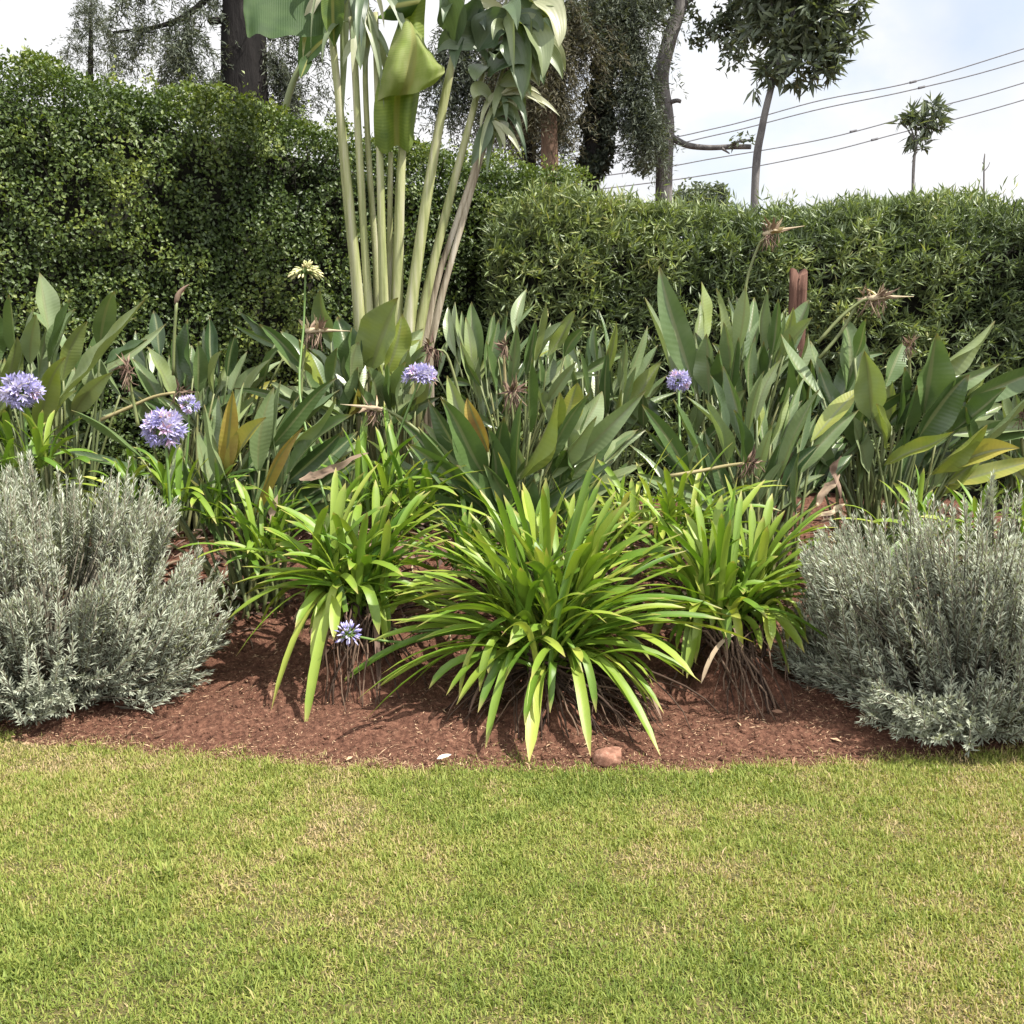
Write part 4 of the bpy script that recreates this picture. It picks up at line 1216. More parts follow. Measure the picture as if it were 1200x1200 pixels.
def agapanthus(label, crown, Y, tips, fill, reach, rootspan=None, w=0.026, tint=0.40, lo=0.0, crowns=None, up=1.0):
    """tips: (px, py, depth shift[, width, tint]); fill: number of extra leaves; reach: leaf length in metres"""
    c0 = P(crown[0], crown[1], Y)
    gz = float(H(c0[0], Y))
    root = empty('blue_lily', (c0[0], Y, gz), label, 'plant', 'strap leaved lily clumps')
    cr = [c0] + [P(x, y, Y + d) for x, y, d in (crowns or [])]
    mk = 0
    for tp in tips:
        T = P(tp[0], tp[1], Y + tp[2])
        B = cr[int(np.argmin([np.linalg.norm((T - c) * np.array((1, .3, .6))) for c in cr]))] + R.normal(0, 0.02, 3) * np.array((1, 1, 0.4))
        hor = np.linalg.norm((T - B)[:2])
        rise = T[2] - B[2]
        C = B * 0.6 + T * 0.4
        C[2] = max(B[2], T[2] if rise > 0 else B[2]) + (0.20 * hor + (0.05 if rise < 0 else 0.0))
        if rise > 0:
            C = B + (T - B) * np.array((0.28, 0.28, 0.62)) + np.array((0, 0, 0.10 * hor))
        mb = MB()
        ww = (tp[3] / F * Y * 0.86) if len(tp) > 3 else w * R.uniform(0.85, 1.15)
        strap(mb, B, C, T, ww, np.clip((tp[4] if len(tp) > 4 else tint + 0.15) + R.normal(0, 0.06), 0, 1), roll=R.normal(0, 0.25))
        mb.build('leaf', M['agap'], root)
    if rootspan:
        for k in range(26):     # old outer leaves that arch over and hang, some dead
            dead = k >= 18
            B = cr[R.randint(len(cr))] + R.normal(0, 0.03, 3) * np.array((1.4, 1, 0.4))
            az = R.uniform(math.pi * 0.98, math.pi * 2.02)
            h = np.array((math.cos(az), math.sin(az) * 0.7, 0))
            rr = reach * R.uniform(0.25, 0.62)
            T = B + h * rr
            T[2] = B[2] - R.uniform(0.05, 0.32) * (0.5 if not dead else 1.0)
            T[2] = max(T[2], float(H(T[0], T[1])) + 0.03)
            C = B + h * rr * 0.7 + np.array((0, 0, R.uniform(0.10, 0.24) if not dead else R.uniform(-.02, .10)))
            mb = MB()
            strap(mb, B, C, T, w * R.uniform(0.7, 1.1) * (0.6 if dead else 1), R.uniform(0.25, 0.8) if dead else np.clip(0.55 + R.normal(0, 0.15), 0, 1), roll=R.normal(0, 0.5))
            mb.build('dead_leaf' if dead else 'leaf', M['dry'] if dead else M['agap'], root)
    rest = MB()
    for k in range(fill):
        B = cr[R.randint(len(cr))] + R.normal(0, 0.03, 3) * np.array((1.5, 1.2, 0.5))
        az = R.uniform(0, 2 * math.pi)
        el = math.radians(lo + (80 - lo) * R.uniform(0, 1) ** 1.15)
        L = reach * R.uniform(0.7, 1.12)
        h = np.array((math.cos(az) * 1.0, math.sin(az) * (0.5 if math.sin(az) < 0 else 0.9), 0))
        ec = min(el + 0.45, 1.5)
        C = B + L * 0.55 * (h * math.cos(ec) + np.array((0, 0, math.sin(ec))))
        T = B + L * (h * math.cos(el) + np.array((0, 0, math.sin(el) * up))) + R.normal(0, 0.03, 3)
        dr = R.uniform() ** 2.2
        T = T + h * 0.12 * dr * reach - np.array((0, 0, 0.42 * dr * reach))
        T[2] = max(T[2], float(H(T[0], T[1])) + 0.03)
        inner = len(tips) + k + (18 if rootspan else 0) >= 100
        mb = rest if inner else MB()
        ti = tint + 0.07 + R.normal(0, 0.15) + (0.25 if R.uniform() < 0.14 else 0)
        strap(mb, B, C, T, w * R.uniform(0.7, 1.1), np.clip(ti, 0, 1), roll=R.normal(0, 0.4))
        if not inner:
            mb.build('leaf', M['agap'], root)
    if rest.n:
        rest.build('leaves', M['agap'], root)['kind'] = 'stuff'
    if rootspan:
        rt = MB()
        for (bx, by, bY, n, sp) in rootspan:
            foot = P(bx, by, bY)
            for i in range(n):
                c = cr[R.randint(len(cr))]
                a = c + R.normal(0, 0.05, 3) * np.array((1.3, 1, 0.5)) - np.array((0, 0, 0.02))
                e = np.array((foot[0] + R.normal(0, sp), foot[1] + R.uniform(-0.14, 0.2), 0))
                e[2] = float(H(e[0], e[1])) + 0.01
                if R.uniform() < 0.3:
                    e = a * 0.5 + e * 0.5 + R.normal(0, .02, 3)
                m1 = a * 0.5 + e * 0.5 + np.array(((e[0] - a[0]) * 0.25, -0.04, 0.06)) + R.normal(0, 0.02, 3)
                q = bez(a, m1, e, 8) + R.normal(0, 0.005, (8, 3))
                tube(rt, q, np.linspace(0.0065, 0.003, 8) * R.uniform(0.5, 1.2), 5, R.uniform(0, 1))
        rt.build('roots', M['root'], root)
        # soil heaped round the rootstock
        sm = MB()
        nU, nV = 22, 9
        V = []
        foot = P(*rootspan[0][:3])
        for i in range(nV):
            f = i / (nV - 1)
            for j in range(nU):
                a = 2 * math.pi * j / nU
                rr = 0.05 + 0.26 * f ** 1.4
                ctr = c0 * (1 - f) + np.array((foot[0], (c0[1] + foot[1]) / 2 + .05, 0)) * f
                x, y = ctr[0] + rr * math.cos(a), ctr[1] + 0.8 * rr * math.sin(a)
                z = (c0[2] - 0.03) * (1 - f) + (float(H(x, y)) - 0.03) * f
                V.append((x, y, z))
        V = np.array(V)
        V += (fbm(V * 14, 2) - 0.5)[:, None] * 0.05
        Q = [(i * nU + j, i * nU + (j + 1) % nU, (i + 1) * nU + (j + 1) % nU, (i + 1) * nU + j) for i in range(nV - 1) for j in range(nU)]
        sm.add(V, Q)
        sm.build('rootstock', M['soil'], root)
    return root


def flower_head(root, px, py, Y, stalk_px, rad=0.06, n=70, kind='floret', squash=0.85, half=False):
    h = P(px, py, Y)
    st = MB()
    pts = [P(*((s[0], s[1], s[2] if len(s) > 2 else Y))) for s in stalk_px] + [h]
    tube(st, smooth_poly(pts, 12), np.linspace(0.0075, 0.0055, 12), 6, 0.5)
    so = st.build('flower_stalk', M['agap_stalk'], root)
    mb = MB()
    ped = MB()
    for i in range(n):
        d = rdir(1)[0]
        if half and d[2] < -0.2:
            d[2] *= -1
        d = unit(d + np.array((0, 0, 0.12)))
        L = rad * R.uniform(0.70, 1.10)
        c = h + d * L * 0.62 * np.array((1, 1, squash))
        tube(ped, np.array([h, (h + c) / 2 + R.normal(0, .002, 3), c]), 0.0013, 4, 0.8)
        if kind == 'floret':
            a = unit(np.cross(d, rdir(1)[0]))
            b = np.cross(d, a)
            ti = np.clip(R.normal(0.5, 0.2), 0, 0.85) if R.uniform() > 0.08 else 1.0
            for k in range(6):
                th = k * math.pi / 3
                o_ = a * math.cos(th) + b * math.sin(th)
                V, T = leaf_cloud([c], [unit(d + o_ * R.uniform(0.4, 0.9))], [d], rad * R.uniform(0.42, 0.62), rad * 0.15, 0.1, R.uniform(0, .25), 0.6)
                mb.add(V, T, np.clip(ti + R.normal(0, 0.08), 0, 1))
        elif kind == 'bud':
            tube(mb, np.array([c, c + d * rad * 0.2, c + d * rad * 0.42]), np.array([.002, .0042, .0012]), 5, np.clip(R.uniform(0, .8), 0, 1))
        else:
            c2 = c + np.array((0, 0, -0.004))
            dd = unit(d + np.array((0, 0, -0.7)))
            tube(mb, np.array([c2, c2 + dd * rad * 0.16, c2 + dd * rad * 0.30, c2 + dd * rad * 0.42]), np.array([.002, .0058, .0052, .001]), 5, R.uniform(0.1, 1))
    ho = mb.build('flower_head' if kind != 'pod' else 'seed_head', M['floret'] if kind != 'pod' else M['seed'], so)
    V = ped  # short stems of the single flowers belong to the stalk's tip
    V.build('flower_stems', M['agap_stalk'], so)


A = {}
A['left'] = agapanthus('left bright green strap leaved lily on bare roots, beside the left lavender', (425, 712), 4.42, [
    (262, 731, -.05), (276, 770, -.15, 8), (318, 832, -.30, 15, .8), (357, 860, -.42, 15, .75), (366, 785, -.25, 14, .78), (391, 750, -.28, 15, .7), (283, 664, 0, 12), (310, 620, .1), (328, 640, .05), (355, 606, .15), (388, 588, .2), (405, 566, .1, 16),
    (440, 562, .2, 12), (452, 590, .1, 16, .3), (480, 580, .1, 14), (514, 586, .05, 15), (521, 594, 0, 15), (528, 632, -.1, 13), (522, 622, .1), (346, 735, -.2, 12), (340, 655, -.1, 14), (350, 600, .25), (300, 690, -.1, 10), (510, 700, .1, 11),
    (372, 668, -.22, 15, .7), (415, 640, -.1, 16, .3), (430, 650, -.15, 15, .35), (470, 650, -.1, 14, .3), (395, 690, -.25, 14, .6), (505, 575, .1, 14), (460, 575, .12, 13), (495, 690, .15, 12), (365, 640, 0, 13)],
    84, 0.56, [(420, 842, 4.25, 80, 0.09), (455, 800, 4.4, 30, 0.09)], 0.042, lo=12, crowns=[(397, 698, 0.05), (432, 705, 0.05)])
A['mid'] = agapanthus('biggest bright green strap leaved lily in the middle, drooping onto the lawn edge', (640, 785), 4.12, [
    (427, 845, -.08, 12, .5), (447, 790, -.02, 10, .55), (504, 760, -.12, 13, .6), (523, 815, -.18, 15, .5), (535, 826, -.22, 16, .62), (569, 877, -.34, 13, .5), (615, 850, -.36, 13, .45), (620, 893, -.44, 19, .88), (692, 886, -.40, 15, .6), (774, 886, -.38, 15, .6),
    (765, 862, -.30, 15, .55), (802, 792, -.1, 18, .55), (778, 836, -.15, 12, .5), (768, 828, -.2, 14, .72), (682, 776, -.38, 12, .85), (560, 835, -.2, 12, .3), (452, 727, .05, 12), (476, 726, .02, 14), (484, 668, .15, 12, .55), (520, 655, .1, 12), (508, 690, .1, 12), (562, 574, .3), (590, 580, .2),
    (612, 565, .2, 15, .7), (640, 560, .2, 15), (628, 640, -.1, 18, .8), (665, 570, .2), (690, 560, .25), (705, 560, .3), (722, 575, .25), (740, 585, .2), (752, 600, .15), (770, 605, .1), (800, 625, .05), (810, 662, 0, 12, .6), (794, 640, .05), (780, 700, -.05), (775, 720, -.05, 14), (735, 750, -.1, 16), (530, 680, .05), (550, 600, .25), (536, 625, .2),
    (560, 705, -.25, 12, .6), (645, 730, -.3, 14, .6), (610, 665, -.15, 16), (520, 735, -.05, 13), (590, 620, .1, 15, .7), (700, 610, .1, 15, .6), (760, 650, .05, 13), (715, 650, -.1, 15)],
    170, 0.75, [(660, 880, 3.98, 70, 0.15), (730, 870, 4.05, 80, 0.12), (560, 860, 4.1, 30, 0.10)], 0.040, lo=6, crowns=[(615, 765, 0.06), (665, 765, 0.08), (640, 750, .12)])
A['right'] = agapanthus('right bright green strap leaved lily over a bank of bare roots, beside the right lavender', (850, 735), 4.42, [
    (805, 795, -.18, 14, .6), (800, 790, -.15, 12), (943, 765, -.15, 15, .6), (925, 790, -.12, 12, .45), (948, 755, -.1, 14, .5), (903, 762, -.28, 12, .85), (795, 743, -.1, 14, .65), (787, 718, 0, 12), (990, 690, -.02, 13), (985, 665, .02, 13), (968, 650, .05, 16, .7), (975, 628, .1, 12),
    (938, 600, .15), (920, 598, .2), (905, 578, .25), (895, 605, .15, 14, .8), (846, 580, .2), (880, 590, .2), (815, 585, .2), (800, 620, .1), (790, 650, .05), (812, 710, -.25, 20, .88), (868, 725, -.3, 10, .95), (875, 700, -.3, 9, .9), (900, 715, -.2, 14), (866, 665, -.1, 14, .6), (830, 640, 0, 14), (850, 620, .05, 16, .3), (935, 640, .05, 13, .6), (950, 680, .0, 14), (965, 600, .2, 10), (770, 690, .1, 12), (780, 660, .1, 12), (762, 700, .15, 12)],
    90, 0.60, [(890, 850, 4.15, 70, 0.07), (850, 810, 4.28, 30, 0.09)], 0.042, lo=10, crowns=[(825, 722, 0.05), (880, 720, 0.06)])
A['farleft'] = agapanthus('strap leaved lily under the biggest violet flower head at the left picture edge', (15, 545), 4.9, [
    (50, 480, 0), (28, 485, -.1), (5, 480, -.1), (70, 500, .1), (-10, 490, 0), (40, 500, -.15), (60, 520, -.1), (90, 510, 0), (20, 500, -.1)], 26, 0.34, None, 0.030, tint=0.34, crowns=[(50, 545, 0)])
A['midback'] = agapanthus('shaded strap leaved lily behind the left lily, between two bird of paradise clumps', (455, 600), 4.95, [
    (400, 500, .1), (420, 510, 0), (440, 500, .1), (470, 520, 0), (500, 540, -.1), (530, 560, -.1, 11, .6), (395, 550, 0), (440, 540, -.2, 11, .7), (480, 560, -.2), (510, 590, -.2), (410, 570, -.1), (520, 610, -.1), (430, 480, .2), (450, 470, .2), (385, 590, -.1)], 64, 0.46, None, 0.030, tint=0.30, lo=5, crowns=[(425, 600, .05), (490, 610, 0)])
A['rightback'] = agapanthus('strap leaved lily half hidden between the middle lily and the right lily', (780, 640), 4.8, [
    (712, 560, .1), (740, 560, .1), (760, 545, .1), (790, 560, .0), (820, 560, .1), (850, 570, .1), (700, 590, -.05), (835, 590, -.1), (770, 580, -.15), (745, 600, -.2), (800, 590, -.1)], 84, 0.48, None, 0.028, tint=0.46, lo=3, crowns=[(740, 635, .05), (815, 630, .05)])
A['edge'] = agapanthus('strap leaved lily peeping over the right lavender at the right picture edge', (1200, 655), 4.9, [
    (1160, 562, 0), (1175, 575, -.1), (1190, 556, 0), (1205, 560, 0), (1180, 620, -.2, 10, .8), (1225, 570, 0), (1170, 600, -.1)], 64, 0.42, None, 0.030, tint=0.38, lo=5, crowns=[(1140, 650, .05), (1080, 640, .1)])
A['gap'] = agapanthus('strap leaved lily in the gap between left lavender and left lily', (300, 655), 4.75, [
    (270, 590, 0), (285, 570, 0), (310, 580, 0), (330, 570, .1), (345, 590, 0), (355, 570, .1), (260, 610, -.1), (275, 560, .1), (320, 610, -.1), (340, 620, -.1)], 44, 0.40, None, 0.028, tint=0.36, lo=5, crowns=[(325, 640, .05)])
A['between'] = agapanthus('low strap leaved lily on the bank between the left lily and the middle lily', (545, 665), 4.85, [
    (500, 625, 0), (520, 610, .05), (545, 600, .05), (575, 605, 0), (490, 650, -.05), (590, 630, 0)], 56, 0.38, None, 0.026, tint=0.28, lo=8)
A['hidden'] = agapanthus('strap leaved lily mostly hidden right behind the biggest lily', (670, 655), 4.85, [
    (700, 590, 0), (720, 600, .05), (650, 600, .05), (735, 630, -.05), (610, 610, 0)], 44, 0.36, None, 0.026, tint=0.34, lo=6, crowns=[(720, 650, 0), (620, 650, 0)])
A['behindlav'] = agapanthus('strap leaved lily just behind the left lavender, under the pinkish violet flower head', (200, 590), 5.0, [
    (170, 530, 0), (150, 520, 0), (185, 540, -.1), (215, 535, 0), (235, 550, 0), (135, 535, 0)], 60, 0.38, None, 0.030, tint=0.32, lo=5, crowns=[(250, 610, 0), (150, 590, .1)])

flower_head(A['farleft'], 25, 458, 4.85, [(32, 540), (30, 500)], 0.095, 80, 'floret')
flower_head(A['behindlav'], 192, 502, 4.7, [(200, 600), (196, 540)], 0.098, 85, 'floret')
flower_head(A['behindlav'], 222, 474, 5.2, [(215, 570), (220, 520)], 0.055, 36, 'floret')
flower_head(A['midback'], 492, 444, 5.1, [(432, 605), (455, 540), (480, 475)], 0.088, 95, 'floret', half=True, squash=0.7)
flower_head(A['rightback'], 795, 446, 5.6, [(800, 620, 5.0), (797, 520, 5.4)], 0.066, 70, 'floret')
flower_head(A['left'], 408, 743, 4.12, [(428, 722, 4.4), (470, 740, 4.42), (520, 738, 4.4), (490, 752, 4.3), (440, 750, 4.2)], 0.062, 60, 'bud')
flower_head(A['midback'], 358, 321, 5.6, [(385, 600, 5.0), (352, 470, 5.4), (356, 380, 5.6)], 0.095, 95, 'pod', half=True, squash=0.75)


# ------------------------------------------------------------------ lavender bushes
def lavender(label, cx, cy, rx, ry, h, n_shoot, seed, gaps, low=0.12):
    gz = float(H(cx, cy))
    root = empty('lavender_bush', (cx, cy, gz), label, 'shrub', 'grey lavender bushes')
    st = MB()
    Cs, Ds, Ls, Ts, Ns = [], [], [], [], []
    base = np.array((cx, cy, gz + 0.02))
    k = 0
    gd = None
    left = 0
    while k < n_shoot:
        if left <= 0:
            gd = rdir(1)[0]
            gd[2] = R.uniform(-0.22, 1.0)
            left = R.randint(5, 11)
            gsh = R.uniform(0.80, 1.0) if R.uniform() < 0.6 else 1.0
            ggrow = R.normal(0, 0.13, 3)
        left -= 1
        d = gd + R.normal(0, 0.055, 3) * np.array((1, 1, 0.6))
        hh = math.sqrt(max(0, 1 - min(1, max(d[2], 0)) ** 6))
        az = math.atan2(d[1], d[0])
        lump = 0.74 + 0.46 * float(noise(np.array([[math.cos(az) * 2.2 + seed, math.sin(az) * 2.2, d[2] * 3.0]]))[0])
        d[2] = min(d[2], 1)
        end = np.array((cx + rx * hh * math.cos(az) * lump, cy + ry * hh * math.sin(az) * lump, gz + 0.07 + h * max(d[2], -0.02) ** 0.9 * (0.62 + 0.38 * lump) if d[2] > 0 else gz + R.uniform(0.04, 0.24)))
        if end[1] > cy + ry * 0.75 and R.uniform() < 0.5:
            continue
        bad = False
        for (gx, gzz, gr) in gaps:
            if end[1] < cy and (end[0] - gx) ** 2 + ((end[2] - gzz) * 1.3) ** 2 < gr ** 2:
                bad = True
        if bad and R.uniform() < 0.88:
            continue
        k += 1
        shr = gsh * (R.uniform(0.86, 1.0) if R.uniform() < 0.6 else 1.0)
        outw = unit(end - base)
        grow = unit(outw * 0.75 + np.array((0, 0, 0.72)) + ggrow + R.normal(0, 0.06, 3)) if d[2] > 0.12 else unit(outw + np.array((0, 0, 0.25)) + R.normal(0, 0.2, 3))
        ln = R.uniform(0.20, 0.38) if d[2] > 0.3 else R.uniform(0.14, 0.26)
        end = base + (end - base) * shr
        s0 = end - grow * ln
        s0[2] = max(s0[2], float(H(s0[0], s0[1])) + 0.03)
        tube(st, bez(base + R.normal(0, 0.05, 3) * np.array((1, 1, 0)), (base + s0) / 2 + np.array((0, 0, -0.06)), s0, 5), np.linspace(0.006, 0.003, 5), 4)
        tube(st, np.array([s0, end]), 0.0022, 4)
        m = int(ln / 0.0050)
        t = np.sort(R.uniform(0, 1, m)) ** 0.9
        c = s0[None, :] + grow[None, :] * (t * ln)[:, None]
        a = unit(np.cross(grow, np.array((0.3, 0.5, 0.1))))
        b = np.cross(grow, a)
        th = R.uniform(0, 2 * math.pi, m)
        side = a[None, :] * np.cos(th)[:, None] + b[None, :] * np.sin(th)[:, None]
        openn = 1.25 - 0.95 * t
        dd = unit(grow[None, :] * 0.75 + side * openn[:, None] + R.normal(0, 0.1, (m, 3)))
        Cs.append(c)
        Ds.append(dd)
        Ns.append(unit(grow[None, :] - side * 0.4 + R.normal(0, 0.25, (m, 3))))
        Ls.append(R.uniform(0.028, 0.052, m) * (1.08 - 0.35 * t))
        Ts.append(np.clip(0.40 + 0.28 * t + R.normal(0, 0.12, m) + R.normal(0, 0.07), 0, 1))
    C, D, N_, L, Ti = map(np.concatenate, (Cs, Ds, Ns, Ls, Ts))
    cloud_obj('foliage', C, D, N_, L, np.clip(L * 0.145, 0.0040, 0.0068), Ti, M['lav'], root, fold=0.2, wide=0.6)
    for i in range(70):      # bare wood at the heart
        e = base + np.array((R.uniform(-.6, .6) * rx, R.uniform(-.8, .3) * ry, R.uniform(0.1, .6) * h))
        tube(st, bez(base + R.normal(0, 0.06, 3) * np.array((1, 1, 0)), (base + e) / 2 + R.normal(0, .06, 3), e, 6), np.linspace(0.010, 0.003, 6), 5)
    st.build('stems', M['lav_stem'], root)
    return root


lavender('left grey lavender bush with woody hollow in its side, at the bed corner', -2.10, 4.44, 0.80, 0.60, 0.98, 2200, 3, [(-1.68, 0.42, 0.17), (-2.15, 0.36, 0.12), (-1.95, 0.40, 0.12)])
lavender('right grey lavender bush with dark cleft near its foot, spilling to the lawn', 2.00, 4.24, 0.86, 0.58, 0.90, 2300, 9, [(1.55, 0.36, 0.11), (1.72, 0.5, 0.07), (2.1, 0.38, 0.08)])

# ------------------------------------------------------------------ fan palm
FY = 7.0
palm = empty('fan_palm', (*P(462, 440, FY)[:2], float(H(-0.8, FY))), 'giant fan shaped palm with long pale stalks and torn banana like leaves', 'palm')


def palm_leaf(stalk, w0, w1, tint, build_blade=None, mat='palm_leaf'):
    q = pl([(x, y, Y) for x, y, Y in stalk], 16)
    foot = q[0].copy()
    foot[2] = float(H(foot[0], foot[1])) - 0.02
    q = np.concatenate([[foot], q])
    mb = MB()
    rr = np.linspace(w0, w1, len(q)) / 2 / F * FY * 0.72
    rr = rr * (1 + 0.55 * np.exp(-np.linspace(0, 7, len(q)))) * (1 + 0.10 * (noise(q * 6.0 + w0) - 0.5))
    tube(mb, q, rr * 1.05, 8, tint + 0.12 * np.sin(np.linspace(0, 9, len(q) * 8 + 2)) * 0.4, flat=0.7)
    if build_blade is None:
        return mb.build('leaf_stalk', M['palm_stalk'], palm)
    smat = M['palm_stalk_dry'] if tint > 0.8 else M['palm_stalk']
    lb = MB()
    build_blade(lb)
    lo = lb.build('leaf', M[mat], palm)
    mb.build('leaf_stalk', smat, lo)
    return lo


def torn(lb, rib, n, length, w, tint, dirs, hang=0.7, jit=0.25):
    """ragged blade: strips hanging off both sides of a midrib"""
    q = smooth_poly(rib, 14)
    tube(lb, q, np.linspace(0.016, 0.006, 14), 6, 0.75)
    for i in range(n):
        f = (i + 0.5) / n
        k = f * 13
        b = q[int(k)] * (1 - k % 1) + q[min(int(k) + 1, 13)] * (k % 1)
        d = np.asarray(dirs[i % len(dirs)]) + R.normal(0, jit, 3)
        d = unit(d)
        L = length * R.uniform(0.6, 1.1) * (0.6 + 0.5 * math.sin(f * math.pi))
        e = b + d * L * 0.7 + np.array((0, 0, -hang * L * R.uniform(0.5, 1.1)))
        c = b + d * L * 0.65
        S_, T_ = b, e
        blade(lb, S_, T_, w * R.uniform(0.6, 1.3), (c - (b + e) / 2) * 0.9, np.clip(tint + R.normal(0, 0.2), 0, 1), R.uniform(0.1, 0.45), np.array((R.uniform(-.6, .6), -1, R.uniform(0.2, 1.0))), 20, R.uniform(-.5, .5), 0.3, 0.02)


def sheet(lb, rows, tint, lu0=-1.0, ruffle=0.0):
    """one big blade surface through rows of world points"""
    rows = np.array(rows)
    m, k = rows.shape[:2]
    # smooth along and across
    a = np.stack([smooth_poly(r, 15) for r in rows])
    b = np.stack([smooth_poly(a[:, j], 21) for j in range(a.shape[1])], 1)
    V = b.reshape(-1, 3)
    V = V + (noise(V * 9) - 0.5)[:, None] * np.array((0.0, 0.02, 0.01))
    nr, nc = b.shape[:2]
    uu = np.tile(np.linspace(-1, 1, nc), nr)
    vv = np.repeat(np.linspace(0, 1, nr), nc)
    V = V + (ruffle * np.abs(uu) ** 1.5 * np.sin(vv * 23 + uu * 2) + ruffle * 0.8 * np.sin(vv * 9 - uu * 3.5))[:, None] * np.array((0.35, -1, 0.2))
    Q = [(i * nc + j, i * nc + j + 1, (i + 1) * nc + j + 1, (i + 1) * nc + j) for i in range(nr - 1) for j in range(nc - 1)]
    lb.add(V, Q, tint, np.tile(np.linspace(lu0, 1, nc), nr), vv)


def left_big(lb):      # wide dark leaf held out to the left
    sheet(lb, [[P(388, 36, 6.98), P(389, 18, 7.03), P(390, -10, 7.1), P(391, -50, 7.25)],
               [P(366, 43, 6.90), P(367, 20, 6.98), P(368, -14, 7.1), P(370, -60, 7.3)],
               [P(345, 41, 6.86), P(345, 18, 6.95), P(346, -18, 7.1), P(348, -66, 7.3)],
               [P(322, 46, 6.80), P(323, 20, 6.92), P(324, -18, 7.06), P(326, -66, 7.28)],
               [P(303, 40, 6.78), P(304, 14, 6.90), P(306, -20, 7.04), P(308, -60, 7.25)],
               [P(291, 42, 6.76), P(290, 16, 6.88), P(292, -16, 7.0), P(296, -48, 7.2)],
               [P(287, 24, 6.78), P(285, 8, 6.88), P(286, -12, 7.0), P(290, -38, 7.18)]], 0.22, 0.2, 0.012)


def left_small(lb):    # narrow leaves folded round the two left stalks
    blade(lb, P(392, 55, 6.9), P(388, -40, 6.9), 0.17, None, 0.45, 0.8, np.array((0.5, -1, 0)), 13, 0.3, 0.45)


def torn_b(lb):
    torn(lb, [P(412, 30, 7), P(408, -30, 7), P(402, -90, 7)], 14, 0.55, 0.06, 0.55, [(-0.4, -.3, -.2), (0.45, -.3, -.3), (.1, -.6, -.5)], 1.0)


def torn_c(lb):
    torn(lb, [P(432, 40, 6.9), P(430, -10, 6.9), P(428, -60, 6.9)], 10, 0.42, 0.05, 0.5, [(-0.3, -.3, -.6), (0.3, -.3, -.6)], 0.9)
    blade(lb, P(420, 10, 6.8), P(422, 82, 6.75), 0.10, None, 0.55, 0.5, np.array((0.2, -1, 0.2)))


def mid_top(lb):       # dark blades across the top centre
    sheet(lb, [[P(440, 22, 7.0), P(455, 8, 6.9), P(470, -20, 7.0)], [P(465, 24, 6.9), P(475, 5, 6.8), P(490, -25, 6.9)], [P(482, 18, 6.9), P(492, 2, 6.8), P(505, -20, 6.9)]], 0.3)


def centre_big(lb):    # big pale blade with the rolled over flap
    sheet(lb, [[P(440, 172, 6.9), P(452, 181, 6.85), P(465, 170, 6.95), P(478, 178, 6.85), P(484, 168, 6.95)],
               [P(438, 140, 6.85), P(452, 140, 6.8), P(464, 138, 6.95), P(478, 140, 6.8), P(488, 134, 6.95)],
               [P(442, 100, 6.85), P(455, 100, 6.8), P(467, 98, 6.95), P(482, 96, 6.8), P(494, 92, 6.95)],
               [P(460, 50, 6.9), P(465, 45, 6.85), P(472, 42, 6.95), P(485, 42, 6.85), P(497, 40, 6.95)],
               [P(470, 5, 6.9), P(474, 2, 6.9), P(478, 0, 7.0), P(488, 0, 6.9), P(499, -2, 6.95)],
               [P(474, -60, 6.9), P(478, -60, 6.9), P(482, -60, 7.0), P(492, -60, 6.9), P(503, -60, 6.95)]], 0.62, -1.0, 0.010)
    sheet(lb, [[P(468, 24, 6.90), P(475, 22, 6.84), P(482, 27, 6.84), P(489, 36, 6.80), P(494, 42, 6.86)],
               [P(460, 46, 6.86), P(472, 46, 6.74), P(485, 50, 6.76), P(497, 58, 6.68), P(506, 62, 6.80)],
               [P(452, 72, 6.80), P(466, 71, 6.68), P(483, 72, 6.74), P(503, 76, 6.62), P(518, 78, 6.76)],
               [P(446, 96, 6.80), P(461, 94, 6.68), P(479, 95, 6.76), P(501, 94, 6.62), P(521, 85, 6.72)],
               [P(442, 119, 6.84), P(456, 112, 6.72), P(472, 112, 6.80), P(489, 109, 6.66), P(508, 99, 6.70)]], 0.80, -1.0, 0.010)


def right_g(lb):
    blade(lb, P(534, 55, 6.9), P(513, -15, 6.7), 0.20, np.array((0.08, -0.1, 0.05)), 0.25, 0.5, np.array((-0.3, -1, 0.3)))
    blade(lb, P(534, 60, 6.95), P(560, -5, 6.85), 0.22, np.array((0.03, 0, 0.05)), 0.2, 0.5, np.array((0.5, -1, 0.2)))
    torn(lb, [P(534, 55, 7), P(545, -10, 7), P(560, -70, 7)], 10, 0.5, 0.09, 0.32, [(0.5, -.3, .1), (-0.3, -.5, .2)], 0.7)


def right_h(lb):
    torn(lb, [P(566, 85, 7), P(580, 40, 6.95), P(600, -20, 6.9), P(615, -80, 6.9)], 20, 0.55, 0.16, 0.45, [(0.7, -.3, .2), (-0.25, -.5, .1), (0.45, -.6, .3), (.8, 0, .3)], 0.6)


def big_blades(lb, items):
    for (a, b, w, bend, ti, face) in items:
        blade(lb, P(*a), P(*b), w, np.array(bend), ti, 0.5, np.array(face), 20, R.uniform(-.4, .4), 0.35)


